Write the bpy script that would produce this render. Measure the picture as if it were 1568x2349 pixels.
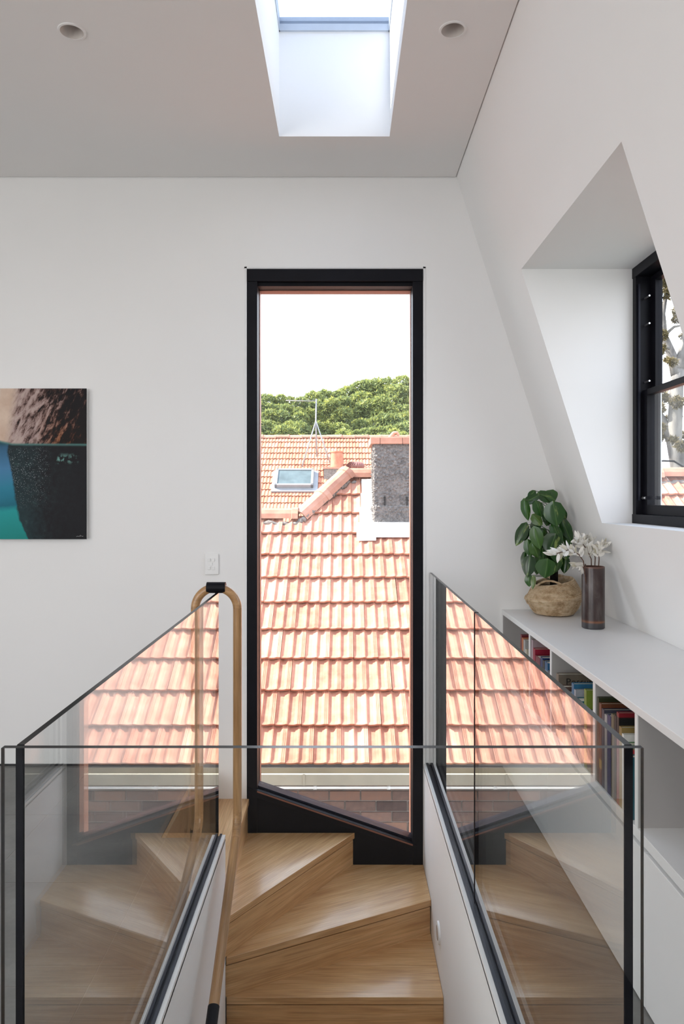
import bpy, bmesh, math, random
import numpy as np
from mathutils import Vector, Matrix, noise as mnoise

for _o in list(bpy.data.objects):
    bpy.data.objects.remove(_o)
SC = bpy.context.scene
COL = SC.collection
random.seed(7)
R = math.radians

# ------------------------------------------------------------------ camera
FPX, IW, IH = 1640.0, 1568.0, 2349.0
cam_d = bpy.data.cameras.new('camera')
cam_d.sensor_fit = 'VERTICAL'
cam_d.sensor_height = 36.0
cam_d.lens = 36.0 * FPX / IH
cam_d.shift_y = -36.5 / IH
cam_d.shift_x = -2.0 / IH
cam_d.clip_start, cam_d.clip_end = 0.05, 300
cam = bpy.data.objects.new('camera', cam_d)
cam.location = (0, 0, 1.4)
cam.rotation_euler = (R(90), 0, 0)
COL.objects.link(cam)
SC.camera = cam

# ------------------------------------------------------------------ sky, sun, added fill lamps, exposure
w = bpy.data.worlds.new('sky')
SC.world = w
w.use_nodes = True
nt = w.node_tree
nt.nodes.clear()
wo = nt.nodes.new('ShaderNodeOutputWorld')
bg = nt.nodes.new('ShaderNodeBackground')
tc = nt.nodes.new('ShaderNodeTexCoord')
sx = nt.nodes.new('ShaderNodeSeparateXYZ')
cr = nt.nodes.new('ShaderNodeValToRGB')
nt.links.new(tc.outputs['Generated'], sx.inputs[0])
nt.links.new(sx.outputs['Z'], cr.inputs[0])
e = cr.color_ramp.elements
e[0].position, e[0].color = 0.0, (0.92, 0.94, 1.0, 1)
e[1].position, e[1].color = 1.0, (0.42, 0.54, 0.74, 1)
m_ = cr.color_ramp.elements.new(0.30)
m_.color = (0.86, 0.90, 1.0, 1)
m_ = cr.color_ramp.elements.new(0.58)
m_.color = (0.50, 0.58, 0.72, 1)
nt.links.new(cr.outputs[0], bg.inputs[0])
bg.inputs[1].default_value = 3.3
nt.links.new(bg.outputs[0], wo.inputs[0])

sun_d = bpy.data.lights.new('sun', 'SUN')
sun_d.energy = 13.5
sun_d.angle = R(0.6)
sun_d.color = (1.0, 0.94, 0.85)
sun = bpy.data.objects.new('sun', sun_d)
sun.rotation_euler = Vector((0.74, -0.10, -0.67)).to_track_quat('-Z', 'Y').to_euler()
sun.location = (-10, 4, 12)
COL.objects.link(sun)


def area(name, loc, direction, sx_, sy_, power, col):
    d = bpy.data.lights.new(name, 'AREA')
    d.shape = 'RECTANGLE'
    d.size, d.size_y = sx_, sy_
    d.energy = power
    d.color = col
    o = bpy.data.objects.new(name, d)
    o.location = loc
    o.rotation_euler = Vector(direction).to_track_quat('-Z', 'Y').to_euler()
    COL.objects.link(o)
    return o


# added fill lamp in the rear wall opening, standing in for window daylight
area('rear_fill', (-3.0, -3.42, 1.45), (0, 1, 0), 2.5, 2.2, 16, (1.0, 0.985, 0.97))
# two added fill lamps in closed ceiling holes, standing in for unseen skylights
area('ceiling_fill', (-2.1, .6, 3.060), (0, 0, -1), 1.6, 2.2, 14, (1.0, 0.985, 0.975))
# added fill lamp on the solid left wall, standing in for a window
area('left_fill', (-4.46, -1.0, 1.55), (1, 0, 0), 2.4, 1.9, 56, (1.0, 0.985, 0.965))
area('ceiling_fill', (-.04, -.6, 3.060), (0, 0, -1), .5, 1.3, 9, (1.0, 0.985, 0.975))  # second added ceiling lamp, behind the camera

SC.view_settings.view_transform = 'Standard'
SC.view_settings.look = 'None'
SC.view_settings.exposure = 0.4
SC.view_settings.gamma = 1.0
SC.view_settings.use_curve_mapping = False
SC.cycles.use_denoising = True
SC.cycles.use_adaptive_sampling = True
SC.cycles.adaptive_threshold = 0.02
SC.cycles.max_bounces = 11
SC.cycles.diffuse_bounces = 6
SC.cycles.glossy_bounces = 5
SC.cycles.transparent_max_bounces = 32
SC.cycles.caustics_reflective = False
SC.cycles.caustics_refractive = False

# ------------------------------------------------------------------ material helpers
MATS = {}


class NT:
    def __init__(self, name):
        self.m = bpy.data.materials.new(name)
        self.m.use_nodes = True
        self.t = self.m.node_tree
        self.t.nodes.clear()
        self.out = self.n('ShaderNodeOutputMaterial')
        MATS[name] = self.m

    def n(self, typ, **kw):
        nd = self.t.nodes.new(typ)
        for k, v in kw.items():
            setattr(nd, k, v)
        return nd

    def l(self, a, b):
        self.t.links.new(a, b)

    def bsdf(self, col=(.8, .8, .8), rough=.5, spec=.5, metal=0.0, coat=0.0):
        b = self.n('ShaderNodeBsdfPrincipled')
        b.inputs['Base Color'].default_value = (*col, 1)
        b.inputs['Roughness'].default_value = rough
        b.inputs['Specular IOR Level'].default_value = spec
        b.inputs['Metallic'].default_value = metal
        if coat:
            b.inputs['Coat Weight'].default_value = coat
            b.inputs['Coat Roughness'].default_value = .12
        self.l(b.outputs[0], self.out.inputs[0])
        self.b = b
        return b

    def coords(self, kind='Object', scale=(1, 1, 1), rot=(0, 0, 0), loc=(0, 0, 0)):
        t = self.n('ShaderNodeTexCoord')
        mp = self.n('ShaderNodeMapping')
        mp.inputs['Scale'].default_value = scale
        mp.inputs['Rotation'].default_value = rot
        mp.inputs['Location'].default_value = loc
        self.l(t.outputs[kind], mp.inputs[0])
        return mp.outputs[0]

    def noise(self, vec, scale, detail=4, rough=.55, dist=0.0):
        n = self.n('ShaderNodeTexNoise')
        n.inputs['Scale'].default_value = scale
        n.inputs['Detail'].default_value = detail
        n.inputs['Roughness'].default_value = rough
        n.inputs['Distortion'].default_value = dist
        if vec is not None:
            self.l(vec, n.inputs['Vector'])
        return n.outputs['Fac']

    def ramp(self, fac, stops, interp='LINEAR'):
        r = self.n('ShaderNodeValToRGB')
        r.color_ramp.interpolation = interp
        el = r.color_ramp.elements
        while len(el) < len(stops):
            el.new(.5)
        for i, (p, c) in enumerate(stops):
            el[i].position = p
            if not hasattr(c, '__len__'):
                c = (c, c, c)
            el[i].color = (*c, 1)
        self.l(fac, r.inputs[0])
        return r.outputs[0]

    def mix(self, fac, a, b, mode='MIX'):
        m = self.n('ShaderNodeMix', data_type='RGBA', blend_type=mode)
        for sock, v in ((m.inputs[0], fac), (m.inputs[6], a), (m.inputs[7], b)):
            if isinstance(v, (int, float)):
                sock.default_value = v
            elif hasattr(v, '__len__'):
                sock.default_value = (*v, 1)
            else:
                self.l(v, sock)
        return m.outputs[2]

    def math(self, op, a, b=None, c=None, clamp=False):
        m = self.n('ShaderNodeMath', operation=op)
        m.use_clamp = clamp
        for i, v in enumerate((a, b, c)):
            if v is None:
                continue
            if isinstance(v, (int, float)):
                m.inputs[i].default_value = v
            else:
                self.l(v, m.inputs[i])
        return m.outputs[0]

    def bump(self, h, strength=.3, dist=.01):
        bp = self.n('ShaderNodeBump')
        bp.inputs['Strength'].default_value = strength
        bp.inputs['Distance'].default_value = dist
        self.l(h, bp.inputs['Height'])
        self.l(bp.outputs[0], self.b.inputs['Normal'])

    def color(self, c):
        self.l(c, self.b.inputs['Base Color'])


def plain(name, col, rough=.5, spec=.5, metal=0.0, var=0.06, nscale=6.0, bump=0.0, coat=0.0):
    """a flat paint/plastic/metal whose tone wanders a little"""
    k = NT(name)
    k.bsdf(col, rough, spec, metal, coat)
    f = k.noise(k.coords(), nscale, 3)
    lo = tuple(c * (1 - var) for c in col)
    hi = tuple(min(1, c * (1 + var)) for c in col)
    k.color(k.ramp(f, [(.3, lo), (.7, hi)]))
    if bump:
        k.bump(k.noise(k.coords(), nscale * 40, 2), bump, .002)
    return k.m


plain('white_wall', (.84, .835, .828), .62, .25, var=.012, nscale=1.2)
plain('white_ceiling', (.84, .825, .815), .75, .2, var=.012, nscale=1.0)
plain('white_joinery', (.80, .80, .80), .35, .4, var=.008)
plain('shaded_shelf_interior', (.40, .38, .37), .5, .3, var=.01)  # grey board tone with the shade of the bays mixed into the colour
plain('white_plastic', (.82, .82, .81), .35, .45, var=.008)
plain('black_metal', (.006, .006, .009), .45, .15, var=.2)
plain('black_channel', (.010, .011, .020), .4, .2, var=.2)
plain('black_rubber', (.003, .003, .006), .6, .1, var=.2)
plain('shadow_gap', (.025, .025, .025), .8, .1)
plain('copper', (.27, .125, .088), .5, .4, metal=.4, var=.1)
plain('steel', (.62, .62, .63), .3, .5, metal=.9)
plain('galvanised', (.30, .30, .31), .5, .4, metal=.2, var=.08)
plain('soil', (.012, .010, .009), .9, .2, var=.4, nscale=60, bump=.6)
plain('lamp_lens', (.55, .52, .5), .2, .6)
plain('baffle', (.60, .55, .52), .45, .4, var=.03)
plain('exterior_wall', (.40, .30, .26), .9, .1, var=.1)
plain('beige_paint', (.40, .36, .28), .5, .3, var=.1, nscale=4)
plain('white_paint_ext', (.80, .80, .78), .5, .3, var=.04)
plain('roof_window_glass', (.10, .13, .135), .15, .3, var=.25, nscale=3)
plain('ground', (.20, .20, .17), .9, .1, var=.3, nscale=.6)
plain('bark_dark', (.10, .075, .06), .9, .1, var=.3, nscale=12)
plain('dried_stem', (.10, .05, .035), .7, .2, var=.3, nscale=60)
plain('green_stem', (.05, .09, .03), .6, .3, var=.3, nscale=60)
plain('page_paper', (.72, .68, .58), .8, .1, var=.06, nscale=90)
plain('ink', (.02, .018, .015), .6, .2)
plain('white_ink', (.6, .6, .6), .6, .2)
plain('glass_edge', (.006, .008, .009), .25, .25, var=.3)
plain('skylight_frame', (.50, .55, .62), .4, .4)


def glass(name, gain=1.0, tint=(.97, .985, .98), f0=.042):
    k = NT(name)
    g = k.n('ShaderNodeNewGeometry')
    d = k.n('ShaderNodeVectorMath', operation='DOT_PRODUCT')
    k.l(g.outputs['Incoming'], d.inputs[0])
    k.l(g.outputs['Normal'], d.inputs[1])
    c = k.math('ABSOLUTE', d.outputs['Value'])
    p = k.math('POWER', k.math('SUBTRACT', 1.0, c, clamp=True), 5.0)
    f = k.math('MULTIPLY_ADD', p, gain, f0, clamp=True)
    tr = k.n('ShaderNodeBsdfTransparent')
    tr.inputs[0].default_value = (*tint, 1)
    gl = k.n('ShaderNodeBsdfGlossy')
    gl.inputs['Roughness'].default_value = 0.0
    gl.inputs['Color'].default_value = (1, 1, 1, 1)
    mx = k.n('ShaderNodeMixShader')
    k.l(f, mx.inputs[0])
    k.l(tr.outputs[0], mx.inputs[1])
    k.l(gl.outputs[0], mx.inputs[2])
    k.l(mx.outputs[0], k.out.inputs[0])


glass('balustrade_glass', 1.5, (.982, .990, .986), .012)
glass('window_glass', 1.0, (.98, .99, .99), .03)
glass('skylight_glass', 1.0, (.70, .73, .77), .04)


def oak(name, lo, mid, hi, rough=.33, coat=.15):
    k = NT(name)
    k.bsdf(mid, rough, .5, coat=coat)
    v = k.coords(scale=(1.3, 16, 16))
    warp = k.noise(k.coords(scale=(.9, 2.5, 2.5)), 2.2, 3, dist=.6)
    f1 = k.noise(v, 1.6, 6, .6, .35)
    f2 = k.noise(k.coords(scale=(4, 140, 140)), 1.5, 3)
    f = k.math('ADD', k.math('MULTIPLY', f1, .72), k.math('MULTIPLY', warp, .28))
    base = k.ramp(f, [(.33, lo), (.5, mid), (.66, hi)])
    fine = k.ramp(f2, [(.35, (.62, .58, .52)), (.6, (1, 1, 1))])
    k.color(k.mix(.62, base, fine, 'MULTIPLY'))
    k.bump(f2, .08, .002)


oak('oak', (.52, .285, .120), (.68, .415, .195), (.80, .54, .29), .30, .35)
oak('oak_rail', (.30, .155, .060), (.44, .24, .10), (.55, .325, .15), .3, .2)

k = NT('stone_tile')
k.bsdf((.2, .2, .19), .42, .4)
f = k.noise(k.coords(), 3.0, 7, .62, .3)
f2 = k.noise(k.coords(), 55, 3)
f = k.math('ADD', k.math('MULTIPLY', f, .8), k.math('MULTIPLY', f2, .2))
k.color(k.ramp(f, [(.32, (.115, .110, .105)), (.52, (.165, .160, .152)), (.72, (.235, .228, .215))]))
k.bump(f2, .12, .002)
plain('grout', (.36, .34, .31), .9, .1)


def terracotta(name, lo, mid, hi, lich):
    k = NT(name)
    k.bsdf(mid, .75, .15)
    oi = k.n('ShaderNodeObjectInfo')
    v = k.coords()
    va = k.n('ShaderNodeVectorMath', operation='ADD')
    k.l(v, va.inputs[0])
    cb = k.n('ShaderNodeCombineXYZ')
    k.l(k.math('MULTIPLY', oi.outputs['Random'], 37.0), cb.inputs[0])
    k.l(cb.outputs[0], va.inputs[1])
    f = k.noise(va.outputs[0], 9, 5, .6)
    f = k.math('ADD', k.math('MULTIPLY', f, .7), k.math('MULTIPLY', oi.outputs['Random'], .3))
    c = k.ramp(f, [(.3, lo), (.5, mid), (.72, hi)])
    g = k.noise(va.outputs[0], 30, 4, .7)
    c = k.mix(k.ramp(g, [(.60, 0), (.72, .55)]), c, lich)
    k.color(c)
    k.bump(g, .15, .004)


terracotta('terracotta', (.36, .145, .095), (.47, .222, .150), (.54, .29, .21), (.42, .285, .225))
terracotta('terracotta_ridge', (.36, .17, .12), (.46, .23, .16), (.52, .30, .22), (.34, .26, .22))
terracotta('terracotta_far', (.40, .15, .09), (.50, .21, .13), (.57, .28, .19), (.44, .30, .23))

k = NT('brick')
k.bsdf((.2, .13, .11), .9, .1)
oi = k.n('ShaderNodeObjectInfo')
f = k.noise(k.coords(), 24, 4, .6)
f = k.math('ADD', k.math('MULTIPLY', f, .45), k.math('MULTIPLY', oi.outputs['Random'], .55))
k.color(k.ramp(f, [(.2, (.10, .072, .068)), (.45, (.17, .115, .10)), (.62, (.24, .155, .13)), (.85, (.30, .17, .125))]))
k.bump(k.noise(k.coords(), 120, 3), .3, .004)
plain('mortar', (.26, .23, .21), .95, .05, var=.15, nscale=20)
plain('mortar_grey', (.22, .19, .17), .95, .05, var=.35, nscale=30, bump=.5)

k = NT('roughcast')
k.bsdf((.4, .37, .35), .95, .05)
f = k.noise(k.coords(), 9, 6, .65)
g = k.noise(k.coords(), 40, 4, .7)
k.color(k.mix(.5, k.ramp(f, [(.35, (.10, .098, .10)), (.6, (.20, .185, .175))]), k.ramp(g, [(.35, (.06, .058, .056)), (.65, (.28, .255, .235))])))
k.bump(g, .6, .01)

# woven seagrass
k = NT('seagrass')
k.bsdf((.5, .36, .2), .8, .15)
v = k.coords('Generated')
g = k.noise(k.coords(scale=(1, 1, 1)), 60, 4, .7)
f = k.noise(k.coords(scale=(1, 1, 2.5)), 14, 4, .6)
f = k.math('ADD', k.math('MULTIPLY', f, .55), k.math('MULTIPLY', g, .45))
k.color(k.ramp(f, [(.33, (.24, .145, .07)), (.45, (.47, .33, .20)), (.55, (.64, .50, .34)), (.7, (.74, .62, .47))]))
k.bump(g, .5, .004)

# raku vase
k = NT('vase_glaze')
k.bsdf((.08, .05, .05), .28, .5)
t = k.n('ShaderNodeTexCoord')
s = k.n('ShaderNodeSeparateXYZ')
k.l(t.outputs['Object'], s.inputs[0])
f = k.noise(k.coords(scale=(1, 1, .45)), 22, 5, .6, .4)
base = k.ramp(f, [(.3, (.022, .009, .009)), (.48, (.042, .023, .021)), (.6, (.065, .046, .042)), (.74, (.095, .078, .072))])
band = k.ramp(s.outputs['Z'], [(0.0, 0), (.026, 0), (.031, 1), (.040, 0), (1, 0)])
low = k.ramp(s.outputs['Z'], [(.0, .7), (.026, .7), (.034, 0), (1, 0)])
c = k.mix(low, base, (.045, .048, .055))
c = k.mix(k.math('MULTIPLY', band, k.noise(k.coords(), 16, 3)), c, (.45, .16, .05))
rim = k.ramp(s.outputs['Z'], [(0, 0), (.268, 0), (.272, .7), (1, .7)])
c = k.mix(rim, c, (.20, .085, .055))
k.color(c)

# pothos leaf
k = NT('pothos_leaf')
k.bsdf((.03, .10, .02), .24, .5)
t = k.n('ShaderNodeTexCoord')
s = k.n('ShaderNodeSeparateXYZ')
k.l(t.outputs['Object'], s.inputs[0])
oi = k.n('ShaderNodeObjectInfo')
va = k.n('ShaderNodeVectorMath', operation='ADD')
k.l(k.coords(scale=(22, 22, 5), rot=(0, R(20), 0)), va.inputs[0])
cb = k.n('ShaderNodeCombineXYZ')
k.l(k.math('MULTIPLY', oi.outputs['Random'], 61.0), cb.inputs[0])
k.l(cb.outputs[0], va.inputs[1])
f = k.noise(va.outputs[0], 1.6, 4, .6)
green = k.ramp(oi.outputs['Random'], [(0, (.010, .040, .008)), (.5, (.020, .075, .013)), (.85, (.035, .105, .018)), (1, (.10, .13, .015))])
c = k.mix(k.ramp(f, [(.60, 0), (.70, .75)]), green, (.32, .42, .11))
rib = k.ramp(k.math('ABSOLUTE', s.outputs['X']), [(0, .55), (.0012, .45), (.0025, 0), (1, 0)])
c = k.mix(rib, c, (.12, .24, .06))
k.color(c)

k = NT('dried_leaf')
k.bsdf((.7, .67, .6), .7, .15)
oi = k.n('ShaderNodeObjectInfo')
f = k.noise(k.coords(), 60, 3)
f = k.math('ADD', k.math('MULTIPLY', f, .3), k.math('MULTIPLY', oi.outputs['Random'], .7))
k.color(k.ramp(f, [(.12, (.52, .48, .33)), (.3, (.68, .65, .58)), (.8, (.80, .78, .73))]))


def foliage(name, stops, rough=.55):
    k = NT(name)
    k.bsdf((.1, .2, .05), rough, .3)
    at = k.n('ShaderNodeAttribute')
    at.attribute_name = 'leafvar'
    c = k.ramp(at.outputs['Fac'], stops)
    k.color(c)
    tl = k.n('ShaderNodeBsdfTranslucent')
    k.l(c, tl.inputs[0])
    mx = k.n('ShaderNodeMixShader')
    mx.inputs[0].default_value = .4
    k.l(k.b.outputs[0], mx.inputs[1])
    k.l(tl.outputs[0], mx.inputs[2])
    k.l(mx.outputs[0], k.out.inputs[0])
    return k


foliage('foliage_mango', [(0, (.07, .10, .06)), (.35, (.17, .22, .085)), (.65, (.32, .36, .12)), (1, (.52, .50, .10))])
foliage('foliage_gum', [(0, (.07, .06, .03)), (.4, (.15, .125, .06)), (.7, (.26, .21, .10)), (1, (.38, .29, .13))])
k = NT('gum_bark')
k.bsdf((.6, .58, .55), .8, .1)
f = k.noise(k.coords(scale=(1, 1, .35)), 4, 5, .6)
k.color(k.ramp(f, [(.35, (.10, .092, .088)), (.5, (.19, .18, .17)), (.68, (.28, .265, .24))]))

# half-underwater photograph print: object origin at its lower right corner, x to the left negative, z up
k = NT('photo_print')
b = k.bsdf((.1, .1, .1), .4, .12)
t = k.n('ShaderNodeTexCoord')
s = k.n('ShaderNodeSeparateXYZ')
k.l(t.outputs['Object'], s.inputs[0])
X, Z = s.outputs['X'], s.outputs['Z']
mp1 = k.n('ShaderNodeMapping')
mp1.inputs['Scale'].default_value = (13, 13, 4.6)
k.l(k.coords(rot=(0, R(-30), 0)), mp1.inputs[0])
n1 = k.noise(mp1.outputs[0], 2.9, 9, .68, .3)
n2 = k.noise(k.coords(), 40, 5, .6)
n3 = k.noise(k.coords(), 6, 4, .6)
dark = k.math('MULTIPLY_ADD', X, -.62, -.02)      # more light towards the left
rk = k.math('ADD', n1, k.math('MULTIPLY', dark, 1.15))
rock = k.ramp(rk, [(.55, (.006, .004, .005)), (.60, (.05, .022, .016)), (.655, (.22, .14, .125)), (.74, (.42, .31, .285)), (.9, (.52, .42, .37))])
orange = k.math('MULTIPLY', k.ramp(Z, [(0, 0), (.5, 1), (.62, .35), (.70, 0)]), k.ramp(k.math('ADD', X, 1.0), [(0, 0), (.74, 0), (.86, 1)]))
rock = k.mix(orange, rock, k.mix(1.0, rock, (1.0, .55, .22), 'MULTIPLY'))
xw = k.math('ADD', X, k.math('MULTIPLY', k.math('SUBTRACT', Z, .5), -.16))
xw = k.math('ADD', xw, k.math('MULTIPLY', n2, .03))
tan = k.ramp(n3, [(.3, (.52, .36, .27)), (.6, (.70, .55, .44))])
rock = k.mix(k.ramp(k.math('ADD', xw, 1.0), [(0, 1), (.585, 1), (.63, 0)]), rock, tan)
skyp = k.ramp(k.math('ADD', k.math('ADD', xw, 1.0), k.math('MULTIPLY', n3, .03)), [(0, 1), (.535, 1), (.55, 0)])
rock = k.mix(skyp, rock, k.ramp(Z, [(0, (.45, .36, .33)), (.67, (.40, .35, .33)), (.74, (.64, .56, .49))]))
water = k.ramp(k.math('ADD', Z, k.math('MULTIPLY', k.math('SUBTRACT', n3, .5), .07)),
               [(0, (.006, .22, .20)), (.10, (.01, .27, .26)), (.15, (.012, .30, .30)), (.175, (.006, .13, .19)), (.26, (.02, .20, .30)), (.36, (.06, .20, .37)), (.47, (.03, .11, .20)), (.5, (.01, .06, .07))])
deep = k.ramp(k.math('ADD', k.math('MULTIPLY', n2, .6), k.math('MULTIPLY', n3, .4)), [(.42, (.004, .004, .007)), (.58, (.012, .022, .026)), (.72, (.05, .10, .09))])
teal = k.math('MULTIPLY', k.ramp(k.math('ADD', X, 1.0), [(0, 1), (.62, 1), (.80, 0)]), k.ramp(Z, [(0, 1), (.45, .35), (.5, 0)]))
deep = k.mix(k.math('MULTIPLY', teal, .55), deep, (.012, .060, .068))
vor = k.n('ShaderNodeTexVoronoi')
vor.inputs['Scale'].default_value = 150
k.l(k.coords(), vor.inputs['Vector'])
sp = k.ramp(vor.outputs['Distance'], [(0, 1), (.12, 1), (.24, 0)])
reg = k.math('MULTIPLY', k.ramp(k.math('ADD', X, 1.0), [(0, 0), (.59, 0), (.63, 1), (.77, .8), (.82, 0)]), k.ramp(Z, [(0, 0), (.14, 0), (.25, .6), (.4, 1), (.455, .9), (.475, 0)]))
reg = k.math('MULTIPLY', reg, k.ramp(k.noise(k.coords(), 22, 3), [(.33, 0), (.48, 1)]))
deep = k.mix(k.ramp(k.math('ADD', X, 1.0), [(0, 0), (.72, 0), (.86, .75), (1, .9)]), deep, (.004, .003, .005))
deep = k.mix(k.math('MULTIPLY', sp, reg), deep, (.62, .70, .74))
weed = k.math('MULTIPLY', k.ramp(n2, [(.5, 0), (.58, 1)]), k.math('MULTIPLY', k.ramp(k.math('ADD', X, 1.0), [(0, 0), (.83, 0), (.86, 1), (.94, .7), (.965, 0)]), k.ramp(Z, [(0, 0), (.385, 0), (.41, 1), (.445, 0)])))
deep = k.mix(weed, deep, (.16, .34, .30))
ex = k.ramp(Z, [(0, .70), (.10, .655), (.2, .635), (.35, .615), (.45, .592), (.5, .60)])
edge = k.math('SUBTRACT', k.math('ADD', k.math('ADD', X, 1.0), k.math('MULTIPLY', k.math('SUBTRACT', n2, .5), .02)), ex)
low = k.mix(k.ramp(k.math('MULTIPLY_ADD', edge, 20, .5), [(.4, 0), (.6, 1)]), water, deep)
wl = k.math('ADD', Z, k.math('MULTIPLY', k.ramp(k.math('ADD', X, 1.0), [(0, 0), (.54, 0), (.62, .018), (1, .02)]), 1.0))
low = k.mix(k.ramp(wl, [(0, 0), (.498, 0), (.508, .8), (.516, 0), (1, 0)]), low, (.10, .26, .24))
c = k.mix(k.ramp(wl, [(0, 0), (.506, 0), (.516, 1), (1, 1)]), low, rock)
k.color(c)


def book_mat(name, col, col2=None, z0=.0, z1=0.0):
    k = NT(name)
    k.bsdf(col, .4, .4)
    f = k.noise(k.coords(), 18, 3)
    a = k.ramp(f, [(.3, tuple(c * .82 for c in col)), (.7, tuple(min(1, c * 1.15) for c in col))])
    if col2:
        t = k.n('ShaderNodeTexCoord')
        s = k.n('ShaderNodeSeparateXYZ')
        k.l(t.outputs['Object'], s.inputs[0])
        a = k.mix(k.ramp(s.outputs['Z'], [(0, 0), (z0, 0), (z0 + .003, 1), (z1, 1), (min(z1 + .003, .999), 0)]), a, col2)
    k.color(a)
    return k.m


# ------------------------------------------------------------------ mesh helpers
class MB:
    def __init__(self):
        self.v, self.f, self.mi = [], [], []

    def add(self, vs, fs, mi=0):
        o = len(self.v)
        self.v += [tuple(p) for p in vs]
        self.f += [tuple(i + o for i in q) for q in fs]
        self.mi += [mi] * len(fs)
        return self

    def box(self, x0, x1, y0, y1, z0, z1, mi=0):
        vs = [(x0, y0, z0), (x1, y0, z0), (x1, y1, z0), (x0, y1, z0), (x0, y0, z1), (x1, y0, z1), (x1, y1, z1), (x0, y1, z1)]
        fs = [(0, 3, 2, 1), (4, 5, 6, 7), (0, 1, 5, 4), (1, 2, 6, 5), (2, 3, 7, 6), (3, 0, 4, 7)]
        return self.add(vs, fs, mi)

    def prism(self, poly, a0, a1, axis='z', mi=0):
        """poly 2D counter-clockwise extruded along axis: 'z' (x,y), 'y' (x,z), 'x' (y,z)"""
        n = len(poly)

        def p3(p, a):
            return {'z': (p[0], p[1], a), 'y': (p[0], a, p[1]), 'x': (a, p[0], p[1])}[axis]
        vs = [p3(p, a0) for p in poly] + [p3(p, a1) for p in poly]
        fs = [tuple(range(n))[::-1], tuple(range(n, 2 * n))]
        fs += [(i, (i + 1) % n, n + (i + 1) % n, n + i) for i in range(n)]
        return self.add(vs, fs, mi)

    def tube(self, pts, rad, seg=12, caps=True, mi=0):
        pts = [Vector(p) for p in pts]
        n = len(pts)
        rs = rad if hasattr(rad, '__len__') else [rad] * n
        up = Vector((0, 0, 1))
        rings = []
        prev = None
        for i in range(n):
            d = (pts[min(i + 1, n - 1)] - pts[max(i - 1, 0)]).normalized()
            if prev is None:
                a = d.orthogonal().normalized()
            else:
                a = (prev - d * prev.dot(d))
                a = a.normalized() if a.length > 1e-6 else d.orthogonal().normalized()
            prev = a
            b = d.cross(a)
            rings.append([pts[i] + (a * math.cos(t) + b * math.sin(t)) * rs[i] for t in [2 * math.pi * j / seg for j in range(seg)]])
        vs = [p for r in rings for p in r]
        fs = []
        for i in range(n - 1):
            for j in range(seg):
                j2 = (j + 1) % seg
                fs.append((i * seg + j, i * seg + j2, (i + 1) * seg + j2, (i + 1) * seg + j))
        if caps:
            fs.append(tuple(range(seg))[::-1])
            fs.append(tuple(range((n - 1) * seg, n * seg)))
        return self.add(vs, fs, mi)

    def lathe(self, prof, seg=32, centre=(0, 0, 0), wob=None, mi=0):
        vs, fs = [], []
        n = len(prof)
        for j in range(seg):
            t = 2 * math.pi * j / seg
            for i, (r, z) in enumerate(prof):
                if wob:
                    r, z = wob(r, z, t)
                vs.append((centre[0] + r * math.cos(t), centre[1] + r * math.sin(t), centre[2] + z))
        for j in range(seg):
            j2 = (j + 1) % seg
            for i in range(n - 1):
                fs.append((j * n + i, j2 * n + i, j2 * n + i + 1, j * n + i + 1))
        return self.add(vs, fs, mi)

    def mesh(self, name, mats, smooth=False):
        me = bpy.data.meshes.new(name)
        me.from_pydata(self.v, [], self.f)
        if isinstance(mats, str):
            mats = [mats]
        for m in mats:
            me.materials.append(MATS[m])
        if any(self.mi):
            me.polygons.foreach_set('material_index', self.mi)
        if smooth:
            me.polygons.foreach_set('use_smooth', [True] * len(me.polygons))
        bm = bmesh.new()
        bm.from_mesh(me)
        bmesh.ops.recalc_face_normals(bm, faces=bm.faces)
        bm.to_mesh(me)
        bm.free()
        me.update()
        return me

    def build(self, name, mats, parent=None, smooth=False, origin=None, rz=0.0, bevel=0, sharp=None):
        """one mesh object; world-space vertices are moved into a local frame at origin / rz"""
        if origin is None:
            origin = (0, 0, 0)
        M = Matrix.Translation(Vector(origin)) @ Matrix.Rotation(rz, 4, 'Z')
        inv = M.inverted()
        self.v = [tuple(inv @ Vector(p)) for p in self.v]
        o = bpy.data.objects.new(name, self.mesh(name, mats, smooth))
        COL.objects.link(o)
        if parent is not None:
            o.parent = parent
            pm = WORLD.get(parent.name, Matrix.Identity(4))
            o.matrix_local = pm.inverted() @ M
        else:
            o.matrix_local = M
        WORLD[o.name] = M
        if bevel:
            md = o.modifiers.new('bevel', 'BEVEL')
            md.width = bevel
            md.segments = 2
            md.limit_method = 'ANGLE'
            md.angle_limit = R(35)
        if sharp:
            me = o.data
            me.set_sharp_from_angle(angle=R(sharp))
        return o


WORLD = {}


def tag(o, label, cat, group=None, kind=None):
    o['label'] = label
    o['category'] = cat
    if group:
        o['group'] = group
    if kind:
        o['kind'] = kind
    return o


def thing(name, label, cat, loc=(0, 0, 0), group=None, kind=None):
    o = bpy.data.objects.new(name, None)
    o.empty_display_size = .1
    o.location = loc
    COL.objects.link(o)
    WORLD[o.name] = Matrix.Translation(Vector(loc))
    return tag(o, label, cat, group, kind)


def place(name, me, parent, loc, rot=None, scale=None):
    """a child that shares mesh data, placed in world space under an unrotated parent"""
    o = bpy.data.objects.new(name, me)
    COL.objects.link(o)
    M = Matrix.Translation(Vector(loc))
    if rot is not None:
        M = M @ (rot if isinstance(rot, Matrix) else rot.to_matrix().to_4x4())
    if scale is not None:
        M = M @ Matrix.Diagonal((*scale, 1)) if hasattr(scale, '__len__') else M @ Matrix.Scale(scale, 4)
    o.parent = parent
    o.matrix_local = WORLD.get(parent.name, Matrix.Identity(4)).inverted() @ M
    WORLD[o.name] = M
    return o


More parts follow.
